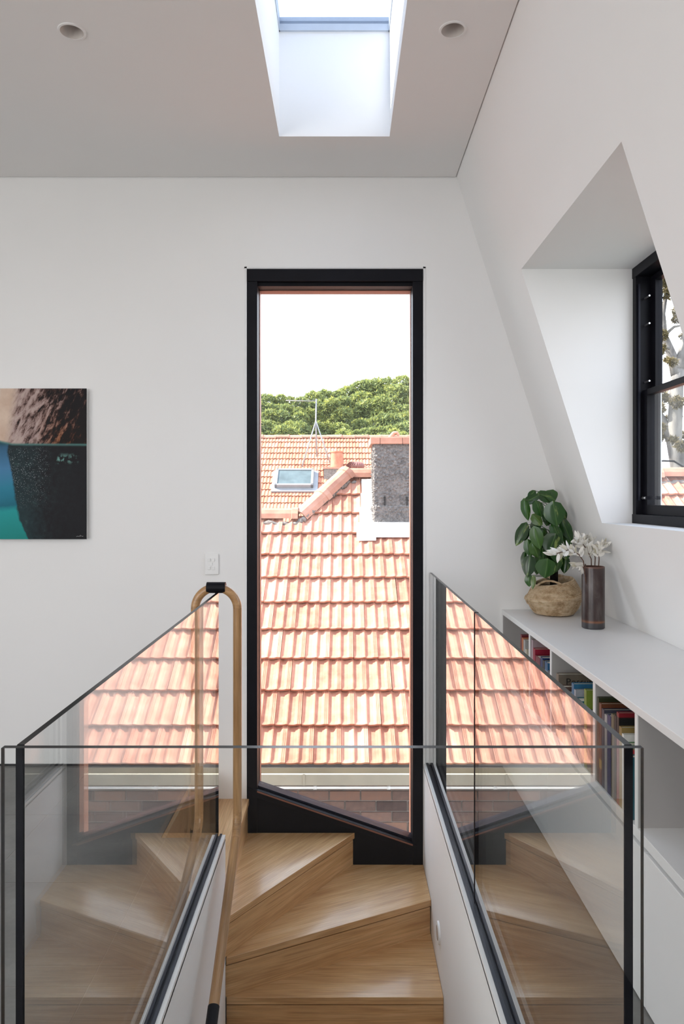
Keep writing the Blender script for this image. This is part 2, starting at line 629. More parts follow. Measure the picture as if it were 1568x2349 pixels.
# ------------------------------------------------------------------ dimensions (metres; floor z=0, camera looks along +y)
WY = 3.71                     # back wall
CZ = 3.054                    # ceiling
SL = .317                     # lean of the raked wall
GLL, GLR = -.514, .455        # glass planes left / right (centre)
WX0, WX1, WZ1 = -.498, .416, 2.579


def xs(z):
    return .59 + SL * (CZ - z)


LX, NY = -4.5, -3.5           # left wall, wall behind the camera
BOT = -2.75

# ------------------------------------------------------------------ setting: floor
floor = MB()
regions = [(LX, -.745, NY, WY), (-.745, -.532, NY, 2.93), (.470, .835, NY, WY), (-.532, .470, NY, 1.112)]
for (a, b_, c_, d_) in regions:
    floor.box(a, b_, c_, d_, -.25, -.0012)
floor = floor.build('floor', 'grout')
tag(floor, 'grey stone tiled floor around the stair opening', 'floor', kind='structure')
TW, TD = .57, .55
for i in range(-8, 4):
    for j in range(-8, 8):
        tx0, ty0 = -.725 + i * TW, 2.59 + j * TD - .55
        for (a, b_, c_, d_) in regions:
            x0, x1 = max(tx0 + .0015, a), min(tx0 + TW - .0015, b_)
            y0, y1 = max(ty0 + .0015, c_), min(ty0 + TD - .0015, d_)
            if x1 - x0 > .012 and y1 - y0 > .012:
                MB().box(x0, x1, y0, y1, -.014, 0).build('floor_tile', 'stone_tile', floor)

# back wall with the tall opening
wb = MB()
WT = .15
wb.box(LX - .2, WX0, WY, WY + WT, BOT, CZ + .05)
wb.box(WX0, WX1, WY, WY + WT, WZ1, CZ + .05)
wb.prism([(WX1, BOT), (xs(0) + .1, BOT), (xs(0) + .1, 0), (xs(CZ + .05) + .1, CZ + .05), (WX1, CZ + .05)], WY, WY + WT, 'y')
wb.box(WX0, WX1, WY + .05, WY + WT, BOT, -.75)
tag(wb.build('wall_back', 'white_wall'), 'white painted back wall with the tall narrow window', 'wall', kind='structure')

# raked wall with dormer recess
DY0, DY1, DZ0, DZ1, DX = 2.039, 3.183, 1.28, 2.411, 1.289
wr = MB()


def slope_panel(y0, y1, z0, z1, t=.06):
    wr.add([(xs(z0), y0, z0), (xs(z0), y1, z0), (xs(z1), y1, z1), (xs(z1), y0, z1),
            (xs(z0) + t, y0, z0), (xs(z0) + t, y1, z0), (xs(z1) + t, y1, z1), (xs(z1) + t, y0, z1)],
           [(0, 1, 2, 3), (7, 6, 5, 4), (0, 4, 5, 1), (2, 6, 7, 3), (1, 5, 6, 2), (0, 3, 7, 4)])


slope_panel(NY - .2, WY, -.0, DZ0)
slope_panel(NY - .2, WY, DZ1, CZ + .05)
slope_panel(DY1, WY, DZ0, DZ1)
slope_panel(NY - .2, DY0, DZ0, DZ1)
rv = [(xs(DZ0) + .06, DZ0), (DX + .13, DZ0), (DX + .13, DZ1), (xs(DZ1) + .06, DZ1)]
wr.prism(rv, DY1, DY1 + .06, 'y')
wr.prism(rv, DY0 - .06, DY0, 'y')
wr.prism([(xs(DZ1) + .06, DZ1), (DX + .13, DZ1), (DX + .13, DZ1 + .06), (xs(DZ1) + .06, DZ1 + .06)], DY0 - .06, DY1 + .06, 'y')
wr.prism([(xs(DZ0) + .06, DZ0 - .06), (DX + .13, DZ0 - .06), (DX + .13, DZ0), (xs(DZ0) + .06, DZ0)], DY0 - .06, DY1 + .06, 'y')
tag(wr.build('wall_right', 'white_wall'), 'white raked attic wall with a deep dormer recess on the right', 'wall', kind='structure')

wl_ = MB().box(LX - .2, LX, NY - .2, WY, BOT, CZ + .05)
tag(wl_.build('wall_left', 'white_wall'), 'white side wall far to the left', 'wall', kind='structure')
wn = MB()
for (x0, x1, z0, z1) in [(LX - .2, -4.25, 0, CZ + .05), (-4.25, -1.75, 0, .35), (-4.25, -1.75, 2.55, CZ + .05), (-1.75, xs(0), 0, CZ + .05)]:
    wn.box(x0, x1, NY - .2, NY, z0, z1)
tag(wn.build('wall_near', 'white_wall'), 'white wall behind the camera with a wide window opening', 'wall', kind='structure')

# ceiling slab with skylight hole and a fine shadow gap along the walls
SX0, SX1, SY0, SY1, SZ = -.293, .2145, 1.95, 3.288, 3.535
DOWN = []
for (pxd, pyd, lab) in ((165, 72, 'recessed white downlight in the ceiling on the left'), (1038, 68, 'recessed white downlight in the ceiling right of the skylight')):
    dyd = FPX * (CZ - 1.4) / (1138 - pyd)
    DOWN.append(((pxd - 786) / FPX * dyd, dyd, lab))
HH = .055


def slab(m, x0, x1, y0, y1, z0, z1, holes):
    cx = sorted({x0, x1, *[h[0] for h in holes], *[h[1] for h in holes]})
    cy = sorted({y0, y1, *[h[2] for h in holes], *[h[3] for h in holes]})
    for i in range(len(cx) - 1):
        for j in range(len(cy) - 1):
            mx, my = (cx[i] + cx[i + 1]) / 2, (cy[j] + cy[j + 1]) / 2
            if not any(h[0] < mx < h[1] and h[2] < my < h[3] for h in holes):
                m.box(cx[i], cx[i + 1], cy[j], cy[j + 1], z0, z1)


ce = MB()
dh = [(x - HH, x + HH, y - HH, y + HH) for x, y, _l in DOWN]
slab(ce, LX, .590 - .006, NY, WY - .006, CZ, CZ + .012, [(SX0, SX1, SY0, SY1), (-2.9, -1.3, -.5, 1.7), (-.29, .21, -1.25, .05)] + dh)
for x, y, _l in DOWN:
    n_ = 40
    ring, sq = [], []
    for q in range(n_):
        t = 2 * math.pi * q / n_
        c_, s_ = math.cos(t), math.sin(t)
        k_ = HH / max(abs(c_), abs(s_))
        ring.append((x + .042 * c_, y + .042 * s_, CZ))
        sq.append((x + k_ * c_, y + k_ * s_, CZ))
    ce.add(ring + sq, [(q, (q + 1) % n_, n_ + (q + 1) % n_, n_ + q) for q in range(n_)])
    for cxx in (-1, 1):
        for cyy in (-1, 1):
            pass
tag(ce.build('ceiling', 'white_ceiling'), 'white plaster ceiling with a skylight opening', 'ceiling', kind='structure')
ro = MB()
slab(ro, LX - .2, .75, NY - .2, WY + WT, CZ + .022, CZ + .20, [(SX0 - .03, SX1 + .03, SY0 - .03, SY1 + .03)] + dh)
slab(ro, LX - .2, .75, NY - .2, WY + WT, CZ + .20, CZ + .24, [(SX0 - .03, SX1 + .03, SY0 - .03, SY1 + .03)])
tag(ro.build('ceiling_void', 'shadow_gap'), 'dark void above the ceiling edge shadow gap', 'ceiling', kind='structure')
sh = thing('window_3', 'ceiling skylight in its white plaster shaft', 'skylight', ((SX0 + SX1) / 2, (SY0 + SY1) / 2, CZ), kind='structure')
m = MB()
C1 = CZ + .012
m.box(SX0 - .02, SX0, SY0 - .02, SY1 + .02, C1, SZ)
m.box(SX1, SX1 + .02, SY0 - .02, SY1 + .02, C1, SZ)
m.box(SX0, SX1, SY0 - .02, SY0, C1, SZ)
m.box(SX0, SX1, SY1, SY1 + .02, C1, SZ)
m.build('shaft', 'white_wall', sh)
m = MB()
m.box(SX0 - .06, SX0 + .004, SY0 - .06, SY1 + .06, SZ, SZ + .06)
m.box(SX1 - .004, SX1 + .06, SY0 - .06, SY1 + .06, SZ, SZ + .06)
m.box(SX0, SX1, SY0 - .06, SY0 + .004, SZ, SZ + .06)
m.box(SX0, SX1, SY1 - .012, SY1 + .06, SZ, SZ + .06)
m.build('frame', 'skylight_frame', sh)
MB().box(SX0, SX1, SY0, SY1 - .012, SZ + .03, SZ + .042).build('pane', 'skylight_glass', sh)

# dark strip on the wall face, coloured as the shade of the skirting gap
tag(MB().box(LX, -.745, WY - .002, WY + .01, .0, .011).build('baseboard_back', 'shadow_gap'), 'thin dark strip drawing the shadow gap at the foot of the back wall', 'baseboard', kind='structure')

# stairwell walls
sl = MB()
sl.box(-.531, -.481, -.6, 2.930, BOT, -.002)
sl.box(-.531, -.527, 1.1, 2.930, -.01, .012)
sl.box(-.494, -.481, 1.1, 2.930, -.01, .012)
sl.box(-.76, -.745, 2.93, WY, BOT, -.012)
sl.box(-.76, -.531, 2.915, 2.93, BOT, -.012)
tag(sl.build('wall_stair_left', 'white_wall'), 'white low wall on the left of the stairwell', 'wall', kind='structure')
sr = MB()
sr.box(.418, .470, -.6, WY, BOT, -.002)
sr.box(.418, .431, 1.1, WY, -.01, .012)
sr.box(.466, .470, 1.1, WY, -.01, .012)
tag(sr.build('wall_stair_right', 'white_wall'), 'white wall on the right of the stairwell', 'wall', kind='structure')
lo = MB()
lo.box(-.531, .47, -.75, -.6, BOT, -.25)
lo.box(-.76, .47, -.75, WY, BOT - .1, BOT)
lo.box(-.532, .470, 1.10, 1.112, -.3, -.002)
tag(lo.build('floor_lower', 'white_wall'), 'lower landing under the stairs', 'floor', kind='structure')

# ------------------------------------------------------------------ tall window (window_1)
w1 = thing('window_1', 'tall narrow black framed window with a raked sill over the stairs', 'window', (0, WY, 0), kind='structure')
FY0, FY1 = WY - .004, WY + .09


def zs(x):                       # raked sill line (top of sill bar)
    return -.112 - .344 * (x + .4435)


GX0, GX1, GZ1 = -.444, .362, 2.494
m = MB()
m.box(WX0 + .001, WX1 - .001, FY0 - .006, FY1, WZ1 - .066, WZ1 - .003)
m.build('head', 'black_metal', w1, bevel=.0015)
m = MB()
m.box(GX0 - .004, GX1 + .004, FY0 + .02, FY1, GZ1, WZ1 - .066)
m.build('head_inner', 'black_metal', w1, bevel=.0015)
m = MB()
m.prism([(WX0 + .001, -.9), (GX0, -.9), (GX0, WZ1 - .066), (WX0 + .001, WZ1 - .066)], FY0, FY1, 'y')
m.build('jamb', 'black_metal', w1, bevel=.0015)
m = MB()
m.prism([(GX1, -.9), (WX1 - .001, -.9), (WX1 - .001, WZ1 - .066), (GX1, WZ1 - .066)], FY0, FY1, 'y')
m.build('jamb', 'black_metal', w1, bevel=.0015)
m = MB()
m.prism([(GX0, -.9), (GX1, -.9), (GX1, zs(GX1) - .05), (GX0, zs(GX0) - .05)], FY0 + .004, FY1, 'y')
m.build('spandrel_panel', 'black_metal', w1)
m = MB()
m.prism([(WX0 + .002, zs(WX0) - .05), (GX1 + .02, zs(GX1 + .02) - .05), (GX1 + .02, zs(GX1 + .02) - .012), (WX0 + .002, zs(WX0) - .012)], FY0 - .004, FY1, 'y')
m.build('sill', 'black_metal', w1, bevel=.001)
m = MB()
m.prism([(GX0, zs(GX0) - .022), (GX1, zs(GX1) - .022), (GX1, zs(GX1) - .014), (GX0, zs(GX0) - .014)], FY0 - .006, FY1, 'y')
m.build('sill_strip', 'copper', w1)
m = MB()
m.prism([(GX0, zs(GX0) - .010), (GX1, zs(GX1) - .010), (GX1, zs(GX1)), (GX0, zs(GX0))], FY0 + .03, FY1, 'y')
m.build('glazing_bead', 'black_channel', w1)
m = MB()
m.prism([(GX0, zs(GX0)), (GX1, zs(GX1)), (GX1, GZ1), (GX0, GZ1)], WY + .066, WY + .078, 'y')
m.build('pane', 'window_glass', w1)
m = MB()
m.box(WX0 - .02, GX0 + .003, FY1, WY + WT + .005, -.6, WZ1)
m.box(GX1 - .003, WX1 + .02, FY1, WY + WT + .005, -.6, WZ1)
m.box(WX0 - .02, WX1 + .02, FY1, WY + WT + .005, GZ1 - .004, WZ1 + .02)
m.build('outer_lining', 'copper', w1)
# fine white stop bead at the plaster edge
m = MB()
m.box(WX0 - .012, WX0, WY - .004, WY + .01, -.16, WZ1 + .010)
m.box(WX1, WX1 + .012, WY - .004, WY + .01, -.5, WZ1 + .010)
m.box(WX0 - .012, WX1 + .012, WY - .004, WY + .01, WZ1 + .002, WZ1 + .010)
m.build('plaster_bead', 'white_joinery', w1)

# ------------------------------------------------------------------ dormer window (window_2)
w2 = thing('window_2', 'black framed sash window in the dormer recess', 'window', (DX, (DY0 + DY1) / 2, DZ0), kind='structure')
for nm, b_ in (('jamb', (DX, DX + .11, DY1 - .035, DY1, DZ0, DZ1)), ('jamb', (DX, DX + .11, DY0, DY0 + .035, DZ0, DZ1)),
               ('head', (DX - .003, DX + .11, DY0, DY1, DZ1 - .045, DZ1)), ('sill', (DX - .003, DX + .11, DY0, DY1, DZ0, DZ0 + .040))):
    MB().box(*b_).build(nm, 'black_metal', w2, bevel=.0015)
ya, yb = DY0 + .035, DY1 - .035
for nm, x0, z0, z1 in (('lower_sash', DX + .030, DZ0 + .04, 1.865), ('upper_sash', DX + .066, 1.850, DZ1 - .045)):
    sash = MB()
    sash.box(x0, x0 + .032, yb - .045, yb, z0, z1)
    sash.box(x0, x0 + .032, ya, ya + .045, z0, z1)
    sash.box(x0, x0 + .032, ya + .045, yb - .045, z0, z0 + (.042 if nm == 'lower_sash' else .026))
    sash.box(x0, x0 + .032, ya + .045, yb - .045, z1 - .026, z1)
    so = sash.build(nm, 'black_metal', w2, bevel=.0012)
    MB().box(x0 + .012, x0 + .020, ya + .045, yb - .045, z0 + .026, z1 - .026).build('pane', 'window_glass', so)
m = MB()
m.box(DX + .008, DX + .016, DY1 - .046, DY1 - .034, DZ0 + .1, DZ1 - .08)
m.build('jamb_track', 'black_channel', w2)
for z in (2.27, 2.15, 1.90):
    m = MB()
    m.tube([(DX + .040, yb - .048, z), (DX + .040, yb + .002, z)], .004, 8)
    m.build('screw', 'steel', w2)
m = MB()
m.tube([(DX + .022, yb - .02, 1.392), (DX + .018, yb - .055, 1.392), (DX + .018, yb - .075, 1.392)], .006, 10)
lo_ = m.build('latch', 'steel', w2, smooth=True)
MB().box(DX + .010, DX + .026, yb - .088, yb - .075, 1.385, 1.400).build('latch_knob', 'black_rubber', lo_)

# ------------------------------------------------------------------ staircase
st = thing('staircase', 'oak winder stairs turning left under the tall window', 'staircase', (0, 2.95, -.68))
PX, PY = -.483, 2.958             # winder pivot by the left wall's end


def tread(poly, z, ang, org, th=.030):
    """oak board whose grain runs along ang"""
    MB().prism(poly, z - th, z, 'z').build('tread', 'oak', st, origin=org, rz=ang, bevel=.002)


def riser(p, q, z1, h, back):
    """board under the nosing from p to q, set back along the vector back"""
    p, q, bk = Vector(p), Vector(q), Vector(back).normalized()
    a, b_ = p + bk * .007, q + bk * .007
    c_, d_ = q + bk * .025, p + bk * .025
    ang = math.atan2((q - p).y, (q - p).x)
    MB().prism([tuple(a), tuple(b_), tuple(c_), tuple(d_)], z1 - h, z1 - .037, 'z').build('riser', 'oak', st, origin=(p.x, p.y, z1), rz=ang)
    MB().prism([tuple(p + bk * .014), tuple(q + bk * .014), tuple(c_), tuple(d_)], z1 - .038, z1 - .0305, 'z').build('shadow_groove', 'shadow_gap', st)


RZ = .166
XR = .417
T1P, T2P = (.061, WY), (XR, 3.385)
# T0 leads up to the floor on the left
tread([(-.745, 2.932), (-.486, 2.932), (-.486, WY), (-.745, WY)], -.170, R(90), (-.62, 3.3, -.17))
riser((-.486, WY), (-.486, 2.932), -.170, .177, (-1, 0))
MB().box(-.744, -.727, 2.932, WY, -.170, -.002).build('riser', 'oak', st, origin=(-.74, 3, -.1), rz=R(90))
# T1, T2, T3 winders
tread([(PX, PY), T1P, (-.500, WY), (-.500, PY)], -.347, math.atan2(T1P[1] - PY, T1P[0] - PX), (-.3, 3.3, -.347))
riser((PX, PY), T1P, -.347, .165, (-1, .75))
tread([(PX, PY), T2P, (XR, WY), (-.2, WY), (-.49, 3.1)], -.512, math.atan2(T2P[1] - PY, T2P[0] - PX), (0.1, 3.3, -.512))
riser((PX, PY), T2P, -.512, .165, (-.45, 1))
T3 = [(PX, 2.962), (XR, 2.962), (XR, 3.165), (PX, 3.165)]
tread(T3, -.677, 0, (0, 3.05, -.677))
MB().prism([(PX, 3.1665), (XR, 3.1665), (XR, 3.45), (PX, 3.45)], -.707, -.677, 'z').build('tread', 'oak', st, origin=(.35, 3.4, -.677), bevel=.001)
riser((PX, 2.962), (XR, 2.962), -.677, .165, (0, 1))
zt, yt = -.677, 2.962
for i in range(9):
    zt -= .165
    yt2 = yt - .255
    if zt < BOT + .2:
        break
    tread([(PX + .002, yt2), (XR, yt2), (XR, yt + .03), (PX + .002, yt + .03)], zt, 0, (.1 * i, yt2, zt))
    riser((PX + .002, yt2), (XR, yt2), zt, .165, (0, 1))
    yt = yt2

# round step light on the right stair wall
m = MB()
m.tube([(.4185, 3.105, -.496), (.410, 3.105, -.496)], [.046, .044], 28)
slt = m.build('step_light', 'white_plastic', smooth=False)
tag(slt, 'round white step light plate on the right stair wall', 'light')
m = MB()
m.tube([(.4105, 3.105, -.496), (.4085, 3.105, -.496)], [.030, .030], 24)
m.build('lens', 'lamp_lens', slt)

# ------------------------------------------------------------------ glass balustrades
GZ0, GZT = .0, 1.003


def pane_box(parent, x0, x1, y0, y1, z0, z1, thin):
    """pane: the two large faces are clear glass, the narrow ones the dark polished edge"""
    m = MB()
    m.box(x0, x1, y0, y1, z0, z1)
    big = {'x': (3, 5), 'y': (2, 4)}[thin]
    m.mi = [0 if i in big else 1 for i in range(6)]
    return m.build('pane', ['balustrade_glass', 'glass_edge'], parent)


lb = thing('glass_balustrade', 'frameless glass balustrade panel left of the stairwell beside the handrail', 'balustrade', (GLL, 2.0, 0), group='glass balustrades round the stairwell')
pane_box(lb, GLL - .006, GLL + .006, 1.142, 2.925, -.03, GZT, 'x')
m = MB()
m.box(-.527, -.5185, 1.142, 2.932, -.01, .016)
m.box(-.5035, -.494, 1.142, 2.932, -.01, .016)
m.box(-.527, -.494, 1.142, 2.932, -.04, .006)
m.build('channel', 'black_channel', lb, bevel=.001)
rb = thing('glass_balustrade', 'long glass balustrade right of the stairwell with a joint between two panes', 'balustrade', (GLR, 2.4, 0), group='glass balustrades round the stairwell')
pane_box(rb, GLR - .006, GLR + .006, 2.446, WY - .003, -.03, GZT, 'x')
pane_box(rb, GLR - .006, GLR + .006, 1.142, 2.434, -.03, GZT, 'x')
m = MB()
m.box(.431, .4425, 1.142, WY, -.01, .016)
m.box(.4595, .466, 1.142, WY, -.01, .016)
m.box(.431, .466, 1.142, WY, -.04, .006)
m.build('channel', 'black_channel', rb, bevel=.001)
MB().box(GLR - .0072, GLR + .0072, 2.434, 2.446, .018, GZT + .0005).build('joint_seal', 'black_rubber', rb)
fb = thing('glass_balustrade', 'glass balustrade pane across the near end of the stairwell', 'balustrade', (0, 1.13, 0), group='glass balustrades round the stairwell')
pane_box(fb, -.538, .4735, 1.126, 1.138, -.03, GZT, 'y')
m = MB()
m.box(GLL - .0065, GLL + .0045, 1.1381, 1.1425, .0, GZT - .001)
m.build('corner_seal', 'black_rubber', fb)
m = MB()
m.box(GLR - .0065, GLR + .0065, 1.1381, 1.1425, .0, GZT - .001)
m.build('corner_seal', 'black_rubber', fb)

# ------------------------------------------------------------------ handrail (U over the end of the left glass, then down the stairs)
hr = thing('handrail', 'oak handrail looping over the glass end and running down the stairs', 'handrail', (-.43, 2.9, 0))
HY, HR = 2.915, .0175
hx, hxl, hc = -.430, -.602, -.516
RB = (hx - hxl) / 2
zt_ = 1.027
arcR, arcL = [], []
for i in range(13):
    a = math.pi / 2 * i / 12
    arcR.append((hc + RB * math.cos(a), HY, zt_ - RB + RB * math.sin(a)))
    arcL.append((hc - RB * math.cos(a), HY, zt_ - RB + RB * math.sin(a)))
zb = zt_ - RB
MB().tube(arcR, HR, 18).build('bend', 'oak_rail', hr, smooth=True, sharp=50)
MB().tube(arcL, HR, 18).build('bend', 'oak_rail', hr, smooth=True, sharp=50)


def rail(name, p, q, mat='oak_rail', r=HR):
    """straight turned length; local x along the grain"""
    p, q = Vector(p), Vector(q)
    L = (q - p).length
    m = MB().tube([(0, 0, 0), (L, 0, 0)], r, 18)
    me = m.mesh(name, mat, True)
    me.set_sharp_from_angle(angle=R(50))
    return place(name, me, hr, p, (q - p).to_track_quat('X', 'Z'))


rail('upright', (hx, HY, zb), (hx, HY, .115))
rail('upright', (hxl, HY, zb), (hxl, HY, .045))
rail('foot', (hxl, HY, .045), (hxl, HY, .0), 'black_metal', .0205)
pk = [(hx, HY, .115)]
e0, e1 = Vector((hx, HY, .115)), Vector((-.416, 2.304, -.245))
for i in range(1, 7):
    t = i / 6
    a = Vector((hx, HY, .115 - .07 * t))
    dirn = (e1 - Vector((hx, HY, .06))).normalized()
    b_ = Vector((hx, HY, .06)) + dirn * .07 * t
    pk.append(tuple(a.lerp(b_, t)))
MB().tube(pk, HR, 18).build('knee', 'oak_rail', hr, smooth=True, sharp=60)
rail('sloping_rail', pk[-1], e1)
e2 = e1 + (e1 - Vector(pk[-1])).normalized() * .10
rail('end_connector', e1, e2, 'black_metal', HR + .0015)
MB().tube([e1.lerp(e2, .55), (e1.lerp(e2, .55).x - .035, e1.lerp(e2, .55).y, e1.lerp(e2, .55).z - .005), (-.481, e1.lerp(e2, .55).y, e1.lerp(e2, .55).z - .005)], .006, 10).build('bracket', 'black_metal', hr, smooth=True, sharp=50)
e3 = e2 + (e2 - e1).normalized() * 1.3
rail('sloping_rail', e2, e3)
rail('sleeve', (hc - .038, HY, zt_), (hc + .038, HY, zt_), 'black_metal', HR + .005)
MB().tube([(GLL, HY, zt_ - .02), (GLL, HY, GZT)], .007, 10).build('bracket', 'black_metal', hr)

# ------------------------------------------------------------------ joinery on the right: worktop, bookcase, base cabinets
CX = .8235
CT = .812
tag(MB().prism([(CX - .0005, CT - .024), (xs(CT - .024), CT - .024), (xs(CT), CT), (CX - .0005, CT)], -1.2, WY, 'y').build('worktop', 'white_joinery', bevel=.0015),
    'long white worktop over the low bookcase', 'worktop')
bc = thing('bookcase', 'low white open bookcase under the worktop full of books', 'bookcase', (CX, 2.5, .44))
SB = .470
MB().box(CX, xs(.47) - .002, -1.2, WY, SB - .030, SB).build('shelf_board', 'white_joinery', bc, bevel=.001)
MB().box(1.135, 1.15, -1.2, WY, SB, CT - .025).build('back_panel', 'shaded_shelf_interior', bc)
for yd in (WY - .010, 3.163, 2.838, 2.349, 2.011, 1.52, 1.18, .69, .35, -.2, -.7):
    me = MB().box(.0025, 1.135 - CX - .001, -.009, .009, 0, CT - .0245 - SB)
    o = place('divider', me.mesh('divider', ['shaded_shelf_interior']), bc, (CX + .001, yd, SB))
    MB().box(CX + .0005, CX + .0034, yd - .009, yd + .009, SB, CT - .0245).build('edging', 'white_joinery', o)
yy = [WY - .002, 2.88, 1.95, 1.02, .09, -.84]
descs = ['white handleless base cabinet against the back wall', 'white handleless base cabinet below the middle of the bookcase', 'white handleless base cabinet nearest the bottom right corner',
         'white handleless base cabinet beside the camera', 'white handleless base cabinet behind the camera']
for i in range(5):
    c_ = thing('base_cabinet', descs[i], 'cabinet', (CX, (yy[i] + yy[i + 1]) / 2, 0), group='base cabinets under the bookcase')
    MB().box(CX + .020, 1.29, yy[i + 1] + .001, yy[i] - .001, 0.0, SB - .032).build('body', 'white_joinery', c_)
    MB().box(CX, CX + .019, yy[i + 1] + .0015, yy[i] - .0015, .004, SB - .044).build('door', 'white_joinery', c_, bevel=.001)


# ------------------------------------------------------------------ books
def book(yc, th, h, dep, mat, label, xoff=.006, pages=True):
    """stands upright, spine towards the room (-x), yc = near face"""
    t = thing('book', label, 'book', (CX + xoff, yc + th / 2, SB), group='books in the low bookcase')
    x0, x1 = CX + xoff, CX + xoff + dep
    m = MB()
    m.box(x0, x0 + .0025, yc, yc + th, SB, SB + h)
    m.box(x0 + .0025, x1, yc, yc + .002, SB, SB + h)
    m.box(x0 + .0025, x1, yc + th - .002, yc + th, SB, SB + h)
    m.build('cover', mat, t, origin=(x0, yc, SB))
    MB().box(x0 + .003, x1 - .003, yc + .0022, yc + th - .0022, SB + .003, SB + h - .003).build('pages', 'page_paper', t)
    return t, x0, yc


B = book_mat
B('bk_black', (.02, .02, .022)); B('bk_dkred', (.16, .02, .03)); B('bk_orange', (.45, .13, .03)); B('bk_grey', (.35, .34, .33)); B('bk_cream', (.55, .50, .40))
B('bk_red', (.28, .012, .035)); B('bk_navy', (.012, .03, .12)); B('bk_blue', (.02, .10, .22), (.6, .6, .58), .19, .215); B('bk_pinkgrey', (.36, .27, .29))
B('bk_brown', (.16, .13, .10)); B('bk_sky', (.03, .14, .27)); B('bk_silver', (.30, .32, .36)); B('bk_green', (.16, .22, .03)); B('bk_olive', (.035, .040, .018))
B('bk_slate', (.055, .055, .08)); B('bk_rust', (.14, .045, .02), (.4, .25, .05), .05, .08); B('bk_khaki', (.12, .105, .06)); B('bk_crimson', (.20, .010, .018), (.01, .01, .01), .20, .262); B('bk_mustard', (.26, .18, .06))
B('bk_leaf', (.10, .22, .10), (.5, .04, .05), .15, .19); B('bk_white', (.66, .65, .62)); B('bk_plum', (.10, .06, .05)); B('bk_teal', (.02, .12, .16))

# first bay (by the back wall)
book(3.345, .034, .210, .16, 'bk_black', 'small black book, farthest in the bookcase')
book(3.318, .024, .285, .20, 'bk_dkred', 'tall dark red book beside the farthest black book')
book(3.290, .024, .275, .20, 'bk_orange', 'thin orange spined book in the farthest bay')
book(3.255, .032, .272, .20, 'bk_grey', 'grey covered book in the farthest bay')
book(3.232, .020, .235, .19, 'bk_cream', 'shorter cream book in the farthest bay')
book(3.180, .048, .200, .19, 'bk_khaki', 'low khaki book against the farthest divider')
# second bay
book(3.122, .030, .300, .22, 'bk_pinkgrey', 'tall pinkish grey book behind the red book')
book(3.088, .032, .268, .26, 'bk_red', 'wide crimson book with a tall cover in the second bay')
book(3.010, .070, .245, .19, 'bk_dkred', 'thick dark red book in the second bay')
book(2.972, .034, .256, .20, 'bk_navy', 'dark blue book in front of the crimson book')
book(2.942, .028, .250, .20, 'bk_black', 'black book between two blue books')
book(2.898, .040, .252, .20, 'bk_blue', 'blue book with a white band on its spine')
book(2.850, .046, .226, .17, 'bk_slate', 'low slate grey book at the near end of the second bay')
# third bay
pt, px0, py0 = book(2.752, .030, .243, .25, 'bk_brown', 'brown picture book titled Possum')
fc = bpy.data.curves.new('title', 'FONT')
fc.body = 'Possum'
fc.size = .038
fc.extrude = .0003
fc.materials.append(MATS['ink'])
fo = bpy.data.objects.new('title', fc)
COL.objects.link(fo)
dg = bpy.context.evaluated_depsgraph_get()
tme = bpy.data.meshes.new_from_object(fo.evaluated_get(dg))
bpy.data.objects.remove(fo)
place('title', tme, pt, (px0 + .028, py0 - .0004, SB + .243 - .041), Matrix.Rotation(R(90), 4, 'X'))
book(2.712, .036, .205, .20, 'bk_plum', 'dark brown book in front of the possum book')
book(2.672, .034, .190, .18, 'bk_navy', 'short navy book in the middle bay')
book(2.598, .070, .200, .18, 'bk_cream', 'thick cream book in the middle bay')
book(2.570, .024, .254, .24, 'bk_sky', 'blue picture book in the middle bay')
book(2.548, .018, .238, .16, 'bk_silver', 'pale silver grey book in front of the blue picture book')
book(2.490, .052, .215, .15, 'bk_teal', 'dark teal book in the middle bay')
book(2.437, .022, .268, .18, 'bk_green', 'green picture book at the near end of the middle bay')
book(2.368, .062, .205, .17, 'bk_black', 'short black book against the third divider')
# fourth bay
book(2.320, .016, .275, .24, 'bk_olive', 'tall olive green picture book in the nearest full bay')
book(2.296, .020, .262, .20, 'bk_rust', 'rust coloured book with a yellow band')
book(2.272, .020, .250, .22, 'bk_slate', 'slate book with a dark cover in the nearest full bay')
book(2.248, .020, .240, .20, 'bk_grey', 'grey spined book in the nearest full bay')
book(2.216, .028, .246, .19, 'bk_navy', 'navy spined book in the nearest full bay')
book(2.190, .022, .258, .20, 'bk_khaki', 'khaki spined book with a tall cover')
book(2.172, .014, .262, .20, 'bk_black', 'thin black book beside the red book')
book(2.150, .018, .277, .22, 'bk_crimson', 'tall red and black book above the mustard book')
book(2.128, .020, .240, .20, 'bk_mustard', 'mustard yellow book in front of the tall red one')
book(2.112, .014, .225, .18, 'bk_white', 'thin white spined book')
book(2.082, .027, .205, .17, 'bk_leaf', 'green book with a red band, nearest in the row')
book(2.052, .024, .180, .15, 'bk_teal', 'short teal book leaning nearest the glass corner')

# ------------------------------------------------------------------ wall print, switch, downlights
PW, PH = .90, .776
px1, pz0 = -1.319, 1.178
pr = thing('wall_print', 'frameless photograph of sea rocks above and below water', 'picture', (px1, WY - .03, pz0))
MB().box(px1 - PW, px1, WY - .030, WY - .026, pz0, pz0 + PH).build('print', 'photo_print', pr, origin=(px1, WY - .03, pz0))
MB().box(px1 - PW, px1, WY - .026, WY - .022, pz0, pz0 + PH).build('backing', 'white_plastic', pr)
MB().box(px1 - PW + .05, px1 - .05, WY - .022, WY - .0005, pz0 + .05, pz0 + PH - .05).build('batten', 'white_plastic', pr)
sg = [(-.052, .013), (-.046, .016), (-.041, .014), (-.037, .017), (-.034, .013), (-.031, .022), (-.029, .015), (-.024, .017), (-.021, .014), (-.016, .016)]
MB().tube([(px1 + a, WY - .0304, pz0 + b_) for a, b_ in sg], .0006, 5).build('signature', 'white_ink', pr)

